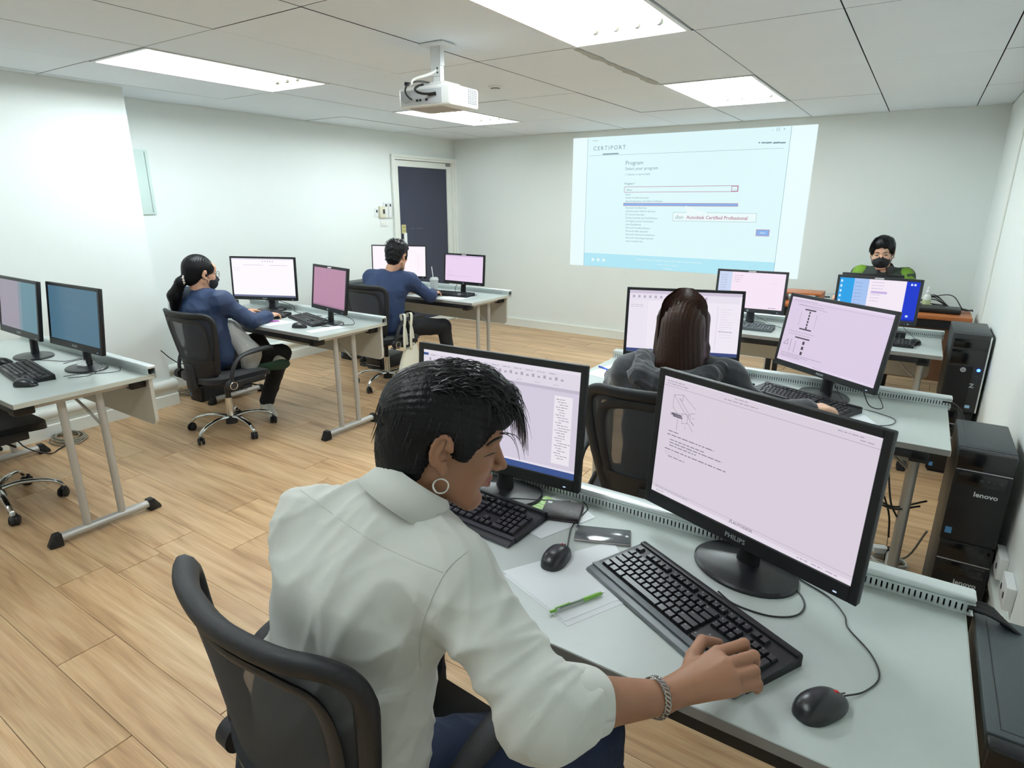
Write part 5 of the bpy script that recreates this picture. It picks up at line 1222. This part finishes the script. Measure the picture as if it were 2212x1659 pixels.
def reg_m(c, R, s):
    def f(P):
        q = (P-c)@R/s; lip = (np.abs(q[:, 0]) < .021) & (q[:, 1] > .082) & (q[:, 2] < -.0535) & (q[:, 2] > -.0745); return lip.astype(int)
    return f
SHIRT = mat('white_cotton', 'd0d1ca', .9, bump=.25, bscale=900, sheen=.1)
def big_folds(m_, sc1=7.0, strg=.5, dist=.03):
    nt = m_.node_tree; b = nt.nodes['Principled BSDF']; tc = nt.nodes.new('ShaderNodeTexCoord'); mp = nt.nodes.new('ShaderNodeMapping'); mp.inputs['Rotation'].default_value = (.5, .3, .7); mp.inputs['Scale'].default_value = (1, 1, .35)
    n = nt.nodes.new('ShaderNodeTexNoise'); n.noise_type = 'RIDGED_MULTIFRACTAL'; n.inputs['Scale'].default_value = sc1; n.inputs['Detail'].default_value = 1.5; n.inputs['Distortion'].default_value = .6
    bp = nt.nodes.new('ShaderNodeBump'); bp.inputs['Strength'].default_value = strg; bp.inputs['Distance'].default_value = dist
    old = [l for l in nt.links if l.to_socket == b.inputs['Normal']]
    nt.links.new(tc.outputs['Object'], mp.inputs[0]); nt.links.new(mp.outputs[0], n.inputs['Vector']); nt.links.new(n.outputs[0], bp.inputs['Height'])
    if old: nt.links.new(old[0].from_socket, bp.inputs['Normal'])
    nt.links.new(bp.outputs[0], b.inputs['Normal'])
big_folds(SHIRT, 5.0, .35, .012)
def shirt_extra(T):
    sd = unit(V3(JM['SR'])-V3(JM['SL']))
    T.cap(JM['P'], V3(JM['P'])+(0.0, .0, .14), .122, .116, .03, sd, 1.5)
    E, W = V3(JM['ER']), V3(JM['WR']); T.ell(E+(-.005, -.01, -.026), (.052, .056, .048), None, .03); T.ell(E+(W-E)*.98, .158, None, .004, '-')
pm, c, R, s = person('person in a white shirt leaning over the nearest desk, black hair and small hoop earring', (4.60, -6.05, 0), JM, (hc, hy, hp_, hr, 1.0), .0032,
    dict(skin=[SKM, LIP], top=SHIRT, trousers=mat('navy_denim', '192744', .8, bump=.4, bscale=700)), [fg_hand, lambda B: hand_prims(B, JM['WL'], (.2, 1, 0), (0, 0, 1), 1)],
    ((4.22, -6.32, 0), (5.32, -5.48, 1.37)), sleeves=(.9, .40), g=.012, fold=.011, top_extra=shirt_extra, seed=3, sleeve_r=(.062, .062, .050), region=reg_m)
def Wp(c, R, s, o): return lambda *p: Vector(c+R@(V3(p)*s))-Vector(o.location)
w_ = Wp(c, R, s, pm)
def build_hair_fg():
    Hf = Field((4.52, -6.12, 1.0), (4.88, -5.75, 1.40), .0035); P = lambda *q: c+R@V3(q)
    Hf.ell(P(0, -.018, .040), (.086, .106, .090), R, .01); Hf.ell(P(0, .030, .075), (.072, .082, .062), R, .02); Hf.ell(P(0, -.055, -.02), (.070, .062, .085), R, .02)
    Hf.ell(P(0, -.045, -.075), (.060, .048, .055), R, .02)
    for q in (-1, 1): Hf.ell(P(q*.066, .030, .018), (.012, .020, .036), R, .01)
    Hf.ell(P(0, .110, -.040), (.10, .072, .088), R, .006, '-')
    for q in (-1, 1): Hf.ell(P(q*.085, -.008, -.022), (.026, .027, .042), R, .006, '-')
    Hf.ell(P(0, .02, -.10), (.07, .07, .06), R, .006, '-')
    return Hf
def hd(P):
    q = (P-c)@R; a = np.arctan2(q[:, 0], q[:, 2]); return .0008*np.sin(a*60+3*np.sin(q[:, 1]*20))+folds(P, .0016, 4, 2.5)
fmesh(build_hair_fg(), 'hair', HAIRB, pm, disp=hd)
rs = random.Random(11); st = []
for i in range(900):      # fringe and crown locks, thrown forward
    x = rs.uniform(-.070, .070); y0 = rs.uniform(-.05, .085); z0 = .040+.086*math.sqrt(max(0, 1-(x/.088)**2-((y0-.0)/.125)**2))
    L_ = rs.uniform(.025, .060); out = rs.uniform(.3, 1.2); P = []
    for k in range(6):
        u = k/5; P.append(c+R@V3((x*(1+.1*u)+.010*math.sin(i+u*2)*u, y0+L_*u*(1-.1*u), z0+.006+.012*out*math.sin(u*2.6)-.030*u*u*(y0 > .03)-.012*u*u)))
    st.append(P)
for i in range(260):      # tips hanging over the forehead
    x = rs.uniform(-.055, .055); a = rs.uniform(0, 1); P = []
    for k in range(6):
        u = k/5; P.append(c+R@V3((x+.012*u*math.sin(i), .085+.045*u*(.6+.6*a)+.004*math.sin(i*3), .100-.008*a-.085*u*u*(.35+.65*a)+.012*math.sin(u*3)*a)))
    st.append(P)
for i in range(160):      # back and sides, combed down
    az = rs.uniform(-2.6, 2.6)+math.pi; zz = rs.uniform(-.055, .08); rad = math.sqrt(max(.05, 1-((zz-.03)/.105)**2))
    P0 = V3((.088*rad*math.sin(az), -.018+.106*rad*math.cos(az)*1.0, zz))
    if P0[1] > .035: continue
    if abs(P0[0]) > .055 and zz < .03 and P0[1] > -.04: continue
    st.append([c+R@(P0*np.array([1-.12*u*(zz < 0), 1-.1*u*(zz < 0), 1])+V3((0, -.004*u, -.035*u))) for u in (0, .33, .66, 1)])
strands('hair_strands', pm, st, HAIRS, r0=.0011)
# eyebrow, closed eye line, earring
def arcline(name, w_, pts, r, m_, parent, seg=8, closed=False): return MB().tube([w_(*p) for p in pts], r, seg, closed=closed).build(name, m_, parent, ang=80)
from mathutils.bvhtree import BVHTree
def cast_path(obj, root, px):
    bv = BVHTree.FromPolygons([v.co+root.location for v in obj.data.vertices], [tuple(p.vertices) for p in obj.data.polygons]); o_ = []
    for u, v in [(p.x, p.y) for p in smooth_path([(a, b, 0) for a, b in px], 6)]:
        h = bv.ray_cast(Vector(CAM), (at(u, v, 1.0)-Vector(CAM)).normalized())
        if h[0] is not None: o_.append(h[0]-root.location)
    return o_
bodym = [o for o in bpy.data.objects if o.parent == pm and o.name.startswith('body')][0]
for nm, px, r_ in (('eyebrow', [(1052, 962), (1066, 952), (1078, 946), (1085, 944)], .0028), ('eyelashes', [(1046, 987), (1056, 983), (1066, 979), (1073, 978)], .0011)):
    cp = cast_path(bodym, pm, px)
    if len(cp) > 3:
        MB().tube(cp, [r_*(.5+.5*math.sin(math.pi*(i+1)/(len(cp)+1))) for i in range(len(cp))], 6).build(nm, HAIRS, pm, ang=80)
        im = Matrix(R.tolist()); mir = []
        for q_ in cp:
            l_ = im.transposed() @ (q_+pm.location-Vector(c)); l_.x = -l_.x; mir.append(im @ l_+Vector(c)-pm.location)
        MB().tube(mir, r_*.9, 6).build(nm, HAIRS, pm, ang=80)
er = w_(.084, .004, -.058)
Mr = Matrix.Translation(er) @ Matrix(R.tolist()).to_4x4() @ Matrix.Rotation(R_(90), 4, 'Y')
MB().tube([Mr @ Vector((.0125*math.cos(R_(a)), .0125*math.sin(R_(a)), 0)) for a in range(0, 360, 15)], .0019, 8, closed=True).build('earring', mat('silver_hoop', 'd9d6cf', .18, .9), pm)
# collar: folded band around the neck
Nn = V3((4.662, -6.005, 1.098)); axn = unit(V3(hc)-V3((4.640, -6.05, 1.05)))
def ring_band(name, ctr, ax_, prof, m_, parent, a0=0, a1=360, ref=(1, 0, 0), n=40, th=.003, sx=1.0, wob=0):
    ax_ = Vector(ax_).normalized(); u = Vector(ref); u = (u-ax_*u.dot(ax_)).normalized(); v = ax_.cross(u); mb = MB(); o = Vector(ctr)-Vector(parent.location); V = []
    for i in range(n+1):
        a = R_(a0+(a1-a0)*i/n)
        for (r, z) in prof: V.append(o+(u*math.cos(a)*sx+v*math.sin(a))*(r+wob*math.sin(a*5))+ax_*z)
    m = len(prof); mb.add(V, [(i*m+j, (i+1)*m+j, (i+1)*m+j+1, i*m+j+1) for i in range(n) for j in range(m-1)])
    ob = mb.build(name, m_, parent, ang=80, flip=False); md = ob.modifiers.new('s', 'SOLIDIFY'); md.thickness = th; return ob
ring_band('collar', Nn, axn, [(.062, -.015), (.060, .030), (.063, .036), (.070, .030), (.088, -.018)], SHIRT, pm, -235, 55, ref=(unit(R@V3((1, 0, 0)))), n=40, th=.002, sx=1.05)
E_, W_ = V3(JM['ER']), V3(JM['WR']); dfa = unit(W_-E_)
ring_band('shirt_cuff', E_+(W_-E_)*.27, dfa, [(.042, .030), (.0465, .032), (.050, .015), (.054, -.018), (.0535, -.03), (.050, -.03)], SHIRT, pm, n=36, th=.003, wob=.0012)
br = MB(); ctr = Vector(W_-dfa*.012)-pm.location; u_ = Vector(dfa).orthogonal().normalized(); v_ = Vector(dfa).cross(u_)
for i in range(30):
    a = 2*math.pi*i/30; o_ = ctr+(u_*math.cos(a)+v_*math.sin(a))*.0305; tn = (-u_*math.sin(a)+v_*math.cos(a)); rd = (u_*math.cos(a)+v_*math.sin(a)); sdv = (Vector(dfa)*.8+tn*.6).normalized(); s2 = rd.cross(sdv)
    br.tube([o_+sdv*.0058*math.cos(b)+s2*.0030*math.sin(b)+rd*.001*math.cos(b) for b in [k*math.pi/5 for k in range(10)]], .0013, 6, closed=True)
br.build('bracelet', mat('steel_chain', 'a8a6a2', .22, .95), pm)

# stitched seams laid on the shirt surface
shirt = [o for o in bpy.data.objects if o.parent == pm and o.name.startswith('top')][0]
bvh = BVHTree.FromPolygons([v.co+pm.location for v in shirt.data.vertices], [tuple(p.vertices) for p in shirt.data.polygons])
for px in ([(1010, 1190), (968, 1228), (938, 1280), (915, 1340), (906, 1400), (908, 1440)], [(650, 1058), (720, 1110), (800, 1165), (880, 1205), (958, 1236)]):
    pp_ = []
    for u, v in [(p.x, p.y) for p in smooth_path([(a, b, 0) for a, b in px], 6)]:
        h = bvh.ray_cast(Vector(CAM), (at(u, v, 1.0)-Vector(CAM)).normalized())
        if h[0] is not None: pp_.append(h[0]-pm.location)
    if len(pp_) > 3: MB().tube(pp_, .0013, 6).build('seam', SHIRT, pm, ang=80)
# ---------------- the ponytailed person at the middle left desk
def mask(parent, c, R, s, lo, hi, m_):
    F = Field(lo, hi, .005); P = lambda *q: c+R@(V3(q)*s)
    F.ell(P(0, .046, -.058), V3((.062, .070, .056))*s, R, .01); F.cap(P(0, .09, -.01), P(0, .115, -.035), .010*s, .014*s, .015); F.ell(P(0, .03, -.135), V3((.07, .06, .04))*s, R, .006, '-'); F.ell(P(0, -.04, -.04), V3((.09, .055, .09))*s, R, .006, '-')
    o = fmesh(F, 'face_mask', m_, parent)
    for q in (-1, 1): MB().tube([Vector(P(q*.062, .03, z))-parent.location if z else Vector(P(q*.084, -.008, 0.0))-parent.location for z in (-.025, 0, -.08)], .002, 6).build('mask_loop', m_, parent)
SKL = skinmat('skin_light', 'd6a68a'); SKF = skinmat('skin_fair', 'e2b79c')
NAVY = mat('navy_jacket', '1c3052', .6, bump=.25, bscale=500); TBLK = mat('black_trousers', '0f1015', .85, bump=.3, bscale=500)
JB = dict(P=(1.34, -4.40, .56), B=(1.325, -4.42, .72), C=(1.295, -4.41, .86), N=(1.275, -4.395, .985), SR=(1.455, -4.365, .935), SL=(1.115, -4.42, .94), ER=(1.535, -4.215, .79), WR=(1.462, -4.025, .786), EL=(1.03, -4.22, .79), WL=(1.13, -4.0, .785),
          HL=(1.26, -4.36, .53), HR=(1.42, -4.33, .53), KL=(1.14, -3.93, .54), KR=(1.475, -3.96, .50), AL=(1.44, -4.02, .47), AR=(1.31, -4.03, .085), TL=(1.59, -4.05, .47), TR=(1.44, -4.07, .035))
lo, hi = (.9, -4.62, 0), (1.72, -3.76, 1.28)
pb, c, R, s = person('person with a black ponytail, glasses, black mask and navy jacket', (1.33, -4.35, 0), JB, ((1.268, -4.375, 1.115), 6, 8, 0, 1.0), .0075, dict(skin=SKL, top=NAVY, trousers=TBLK, shoes=mat('white_shoe', 'dedccf', .6)),
    [lambda B: hand_prims(B, JB['WR'], (-.35, .93, .03), (0, 0, 1), -1), lambda B: hand_prims(B, JB['WL'], (.1, 1, 0), (0, 0, 1), 1)], (lo, hi), sleeves=(.93, .93), g=.012, fold=.008, seed=8)
P = lambda *q: c+R@V3(q)
F = Field((1.05, -4.68, .70), (1.45, -4.20, 1.28), .006); F.ell(P(0, -.022, .036), (.084, .100, .092), R, .01); F.ell(P(0, -.06, -.02), (.066, .058, .07), R, .02)
for q in (-1, 1): F.ell(P(q*.066, .034, .038), (.014, .028, .036), R, .01)
F.ell(P(0, .128, -.035), (.075, .062, .085), R, .006, '-'); F.ell(P(0, .10, -.06), (.10, .07, .05), R, .006, '-')
for q in (-1, 1): F.ell(P(q*.085, -.004, -.022), (.02, .022, .035), R, .006, '-')
F.cap(P(0, -.10, -.03), P(-.01, -.125, -.065), .026, .030, .01); F.cap(P(-.01, -.125, -.065), P(-.045, -.15, -.16), .032, .042, .02); F.cap(P(-.045, -.15, -.16), P(-.06, -.145, -.26), .042, .020, .02)
fmesh(F, 'hair', HAIRB, pb, disp=lambda Q: .0015*np.sin((Q[:, 0]*1.3+Q[:, 1])*330))
st = [[P(-.012+.028*math.sin(i*1.7)*a, -.125+.028*math.cos(i*2.3)*a, -.06), P(-.045+.042*math.sin(i*1.7), -.15+.038*math.cos(i*2.3), -.15), P(-.06+.03*math.sin(i*1.7), -.145+.03*math.cos(i*2.3), -.275-.03*math.sin(i*5))] for i, a in enumerate([.8]*70)]
strands('hair_strands', pb, st, HAIRS, r0=.0018)
mb = MB()
for i in range(12): a = i*math.pi/6; mb.sphere(Vector(P(.03*math.cos(a), -.112-.004*math.sin(3*a)-.012*math.cos(a), -.050+.03*math.sin(a)))-pb.location, .008, 10, 6)
mb.build('hair_tie', mat('pearl_beads', 'd9cfc6', .3), pb)
mask(pb, c, R, 1.0, (1.1, -4.5, .95), (1.42, -4.15, 1.2), mat('black_mask_cloth', '15161b', .8, bump=.2, bscale=600))
GL = mat('glasses_frame', '1b1b1e', .3)
for q in (-1, 1): MB().tube([Vector(P(q*.034+.024*math.cos(R_(a)), .106-.006*abs(math.cos(R_(a))), .002+.019*math.sin(R_(a))))-pb.location for a in range(0, 360, 20)], .0016, 6, closed=True).tube([Vector(P(q*.058, .10, .006))-pb.location, Vector(P(q*.078, .0, .004))-pb.location], .0015, 6).build('glasses', GL, pb)
F = Field((1.30, -4.45, .40), (1.68, -4.05, .82), .006); F.cap((1.43, -4.31, .74), (1.50, -4.24, .56), .062, .085, .03, (.8, .6, 0), .9); F.cap((1.50, -4.24, .56), (1.50, -4.25, .50), .085, .07, .03)
fmesh(F, 'grey_shirt_hem', mat('grey_cotton', 'b3b5b2', .85, bump=.3, bscale=500), pb, disp=lambda Q: folds(Q, .010, 21, 1.3, (1, 1, .4)))
sx = Vector((.837, .547, .12)).normalized(); Ms = frame(Vector(at(590, 790, y=-4.14))-pb.location, sx, (0, 0, 1))
bm = bmesh.new(); bmesh.ops.create_uvsphere(bm, u_segments=28, v_segments=14, radius=1)
for v in bm.verts: x, y, z = v.co; v.co = Vector((x*.125, y*(.040-.010*math.cos(x*3.0+.5))+.006*x, z*.016))
MB().frombm(bm, 0, Ms).build('shoe_sole', mat('green_rubber', '24402f', .7, bump=.5, bscale=300), pb, ang=60)
# ---------------- the short-haired person at the farthest left desk
JC = dict(P=(1.53, -2.93, .56), B=(1.525, -2.93, .72), C=(1.53, -2.90, .85), N=(1.55, -2.855, .985), SR=(1.70, -2.78, .925), SL=(1.35, -2.88, .935), ER=(1.80, -2.64, .79), WR=(1.69, -2.47, .785), EL=(1.25, -2.68, .79), WL=(1.37, -2.48, .785),
          HL=(1.44, -2.85, .53), HR=(1.62, -2.82, .53), KL=(1.36, -2.45, .52), KR=(1.83, -2.50, .50), AL=(1.34, -2.42, .10), AR=(1.84, -2.42, .10), TL=(1.33, -2.26, .04), TR=(1.87, -2.26, .04))
pc, c, R, s = person('person with short black hair in a navy sweatshirt, seen from behind', (1.53, -2.88, 0), JC, ((1.592, -2.805, 1.14), -8, 10, 0, 1.0), .008, dict(skin=SKL, top=mat('navy_sweatshirt', '1e3154', .8, bump=.3, bscale=400), trousers=TBLK),
    [lambda B: hand_prims(B, JC['WR'], (-.2, 1, 0), (0, 0, 1), -1), lambda B: hand_prims(B, JC['WL'], (.1, 1, 0), (0, 0, 1), 1)], ((1.1, -3.16, 0), (2.0, -2.18, 1.32)), sleeves=(.93, .93), g=.018, fold=.008, seed=14)
P = lambda *q: c+R@V3(q)
F = Field((1.42, -3.0, .98), (1.76, -2.62, 1.34), .006); F.ell(P(0, -.016, .045), (.090, .104, .092), R, .01); F.ell(P(0, -.055, -.015), (.072, .056, .075), R, .02); F.ell(P(0, .04, .08), (.07, .07, .05), R, .02)
for q in (-1, 1): F.ell(P(q*.07, .03, .01), (.012, .02, .045), R, .01); F.ell(P(q*.086, -.004, -.025), (.022, .024, .034), R, .006, '-')
F.ell(P(0, .115, -.04), (.10, .072, .09), R, .006, '-')
fmesh(F, 'hair', HAIRB, pc, disp=lambda Q: folds(Q, .006, 5, 3.0))
st = []; rs = random.Random(5)
for i in range(160):
    az = rs.uniform(0, 6.28); r_ = rs.uniform(.2, 1); b = P(.085*r_*math.cos(az), -.02+.10*r_*math.sin(az), .045+.092*math.sqrt(max(0, 1-r_*r_))); st.append([b, b+R@V3((.012*math.cos(az), .014*math.sin(az)+.004, .010)), b+R@V3((.022*math.cos(az), .024*math.sin(az)+.01, -.004))])
strands('hair_strands', pc, st, HAIRS, r0=.002)
for m_ in (NAVY, MATS['navy_sweatshirt']): big_folds(m_, 6.0, .6, .02)
# ---------------- the long-haired person at the middle right desk
JR = dict(P=(4.61, -4.43, .56), B=(4.605, -4.44, .72), C=(4.60, -4.41, .85), N=(4.598, -4.375, .985), SR=(4.775, -4.315, .915), SL=(4.425, -4.42, .915), ER=(4.94, -4.30, .80), WR=(5.065, -4.185, .812), EL=(4.29, -4.25, .80), WL=(4.195, -4.08, .785),
          HL=(4.51, -4.36, .53), HR=(4.70, -4.33, .53), KL=(4.45, -3.98, .52), KR=(4.74, -3.96, .52), AL=(4.43, -3.94, .10), AR=(4.76, -3.92, .10), TL=(4.42, -3.78, .04), TR=(4.77, -3.76, .04))
HOOD = mat('black_hoodie', '202329', .9, bump=.4, bscale=350, sheen=.3)
pr, c, R, s = person('long brown-haired person in a black hooded top, seen from behind', (4.60, -4.38, 0), JR, ((4.597, -4.345, 1.135), -17, 12, 0, 1.0), .0065, dict(skin=SKF, top=HOOD, trousers=TBLK),
    [lambda B: hand_prims(B, JR['WR'], (.72, .70, .02), (0, 0, 1), -1, (20, 30, 15)), lambda B: hand_prims(B, JR['WL'], (-.15, 1, 0), (0, 0, 1), 1)], ((4.08, -4.66, 0), (5.22, -3.70, 1.32)), sleeves=(.95, .95), g=.022, fold=.008, seed=31)
P = lambda *q: c+R@V3(q)
F = Field((4.38, -4.60, .86), (4.82, -4.18, 1.32), .0055); F.ell(P(0, -.016, .040), (.086, .104, .092), R, .01)
F.cap(P(-.03, -.075, -.02), P(-.045, -.085, -.16), .052, .050, .03); F.cap(P(.03, -.075, -.02), P(.045, -.085, -.17), .055, .048, .03); F.cap(P(0, -.085, 0), P(0, -.098, -.19), .055, .045, .03)
for q in (-1, 1): F.cap(P(q*.070, -.01, .01), P(q*.080, -.03, -.13), .032, .026, .03)
F.cap(P(.085, -.03, -.10), P(.088, -.02, -.20), .022, .010, .02)
F.ell(P(0, .115, -.045), (.085, .075, .10), R, .006, '-')
hb = hairmat('brown_hair', '2e1a12', .32)
nt = hb.node_tree; b_ = nt.nodes['Principled BSDF']
fmesh(F, 'hair', hb, pr, disp=lambda Q: .0012*np.sin((Q[:, 0]-4.597)*420+6*np.sin(Q[:, 2]*12)))
st = []; rs = random.Random(9)
for i in range(420):
    x = rs.uniform(-1, 1); a = x*1.45; yb = -.02-.098*math.cos(a); xb = .088*math.sin(a)
    st.append([P(xb*.35, -.02-.06*math.cos(a), .128), P(xb*.9, yb*.92, .085), P(xb*1.03, yb-.006, .02), P(xb*1.06, yb-.012, -.08), P(xb*1.08, yb-.006, -.165-.03*rs.random())])
strands('hair_strands', pr, [[*map(tuple, smooth_path(p_, 3))] for p_ in st], hb, r0=.0013)
F = Field((4.34, -4.66, .80), (4.92, -4.20, 1.08), .006)
for a, b, r in (((4.47, -4.42, .985), (4.52, -4.535, .945), .042), ((4.52, -4.535, .945), (4.64, -4.56, .925), .05), ((4.64, -4.56, .925), (4.74, -4.47, .955), .048), ((4.74, -4.47, .955), (4.76, -4.36, .965), .035), ((4.56, -4.55, .90), (4.66, -4.55, .885), .042)): F.cap(a, b, r, r, .03)
F.ell(P(0, -.03, -.05), (.085, .09, .10), R, .01, '-')
fmesh(F, 'hood', HOOD, pr, disp=lambda Q: folds(Q, .010, 12, 1.4))
# ---------------- the instructor behind the wooden desk
ci = V3(at(1906, 546, y=-.74)); ci = (ci[0], ci[1], ci[2])
JI = dict(P=(5.11, -.64, .56), B=(5.11, -.64, .75), C=(5.105, -.655, .89), N=(5.105, -.70, ci[2]-.155), SR=(4.945, -.68, 1.0), SL=(5.265, -.68, .995), ER=(4.88, -.72, .84), WR=(4.83, -.92, .835), EL=(5.33, -.73, .84), WL=(5.26, -.93, .825),
          HL=(5.19, -.66, .52), HR=(5.02, -.66, .52), KL=(5.22, -1.06, .50), KR=(4.99, -1.06, .50), AL=(5.22, -1.04, .10), AR=(4.99, -1.04, .10), TL=(5.22, -1.18, .04), TR=(4.99, -1.18, .04))
DGRN = mat('dark_green_shirt', '2d3a31', .7, bump=.2, bscale=400)
lo, hi = (4.70, -1.26, 0), (5.46, -.44, 1.38)
pi_, c, R, s = person('instructor with a black mask and a dark green shirt with lime shoulders', (5.10, -.66, 0), JI, (ci, 180, 10, -3, 1.04), .0065, dict(skin=SKF, top=DGRN, trousers=TBLK),
    [lambda B: hand_prims(B, JI['WR'], (-.1, -1, 0), (0, 0, 1), -1), lambda B: hand_prims(B, JI['WL'], (0, -1, 0), (0, 0, 1), 1)], (lo, hi), sleeves=(.12, .12), g=.012, fold=.006, seed=41, sleeve_r=(.064, .062, .055))
P = lambda *q: c+R@(V3(q)*s)
F = Field((4.92, -.95, 1.0), (5.26, -.52, 1.42), .005); F.ell(P(0, -.016, .045), (.090, .106, .094), R, .01); F.ell(P(0, .03, .080), (.076, .078, .058), R, .02); F.ell(P(0, -.05, -.02), (.07, .06, .075), R, .02)
for q in (-1, 1): F.ell(P(q*.072, .030, .030), (.014, .026, .038), R, .01); F.ell(P(q*.062, .070, .056), (.022, .022, .036), R@RZ(q*-20), .01)
F.ell(P(.005, .125, -.018), (.052, .062, .098), R, .006, '-'); F.ell(P(0, .12, -.07), (.09, .08, .08), R, .006, '-')
for q in (-1, 1): F.ell(P(q*.088, -.006, -.025), (.022, .024, .034), R, .006, '-')
fmesh(F, 'hair', HAIRB, pi_, disp=lambda Q: folds(Q, .005, 7, 2.5))
st = []; rs = random.Random(15)
for i in range(420):
    q = -1 if i % 2 else 1; x = rs.uniform(.0, .09); st.append([P(q*x*.3, .03, .138), P(q*(x*.5+.022), .078, .112), P(q*(x*.5+.040), .092, .065), P(q*(x*.4+.052), .082, .020+.03*rs.random())])
strands('hair_strands', pi_, [[*map(tuple, smooth_path(p_, 3))] for p_ in st], HAIRS, r0=.0017)
mask(pi_, c, R, s, (4.9, -1.02, .95), (5.3, -.6, 1.3), MATS['black_mask_cloth'])
for q in (-1, 1):
    MB().tube([Vector(P(q*a, b, z))-pi_.location for a, b, z in ((.050, .072, .020), (.040, .084, .026), (.026, .093, .026), (.014, .097, .021))], [.002, .0034, .0036, .002], 6).build('eyebrow', HAIRS, pi_)
    MB().tube([Vector(P(q*a, b, z))-pi_.location for a, b, z in ((.044, .084, .001), (.036, .0915, .004), (.026, .0925, .004), (.019, .090, .001))], [.0014, .003, .003, .001], 6).build('eyelashes', HAIRS, pi_)
MB().sphere(Vector(P(-.082, .0, -.040))-pi_.location, .005, 10, 8).build('earring', SILVERT, pi_)
F = Field(lo, hi, .006)
for S, E in ((JI['SL'], JI['EL']), (JI['SR'], JI['ER'])): S, E = V3(S), V3(E); F.cap(S+(0, -.012, .012), S*.4+E*.6+(0, -.01, .0), .069, .066, .01)
F.ell((5.105, -.68, .98), (.125, .18, .3), None, .006, '-')
fmesh(F, 'shoulder_panel', mat('lime_green_cloth', '6a9426', .7, bump=.2, bscale=400), pi_)
ring_band('collar', (5.105, -.705, ci[2]-.125), unit(V3(ci)-V3(JI['N'])), [(.060, -.02), (.060, .016), (.065, .020), (.085, -.03)], mat('grey_collar', '48454a', .7), pi_, -65, 245, ref=(1, 0, 0), n=36, th=.003)
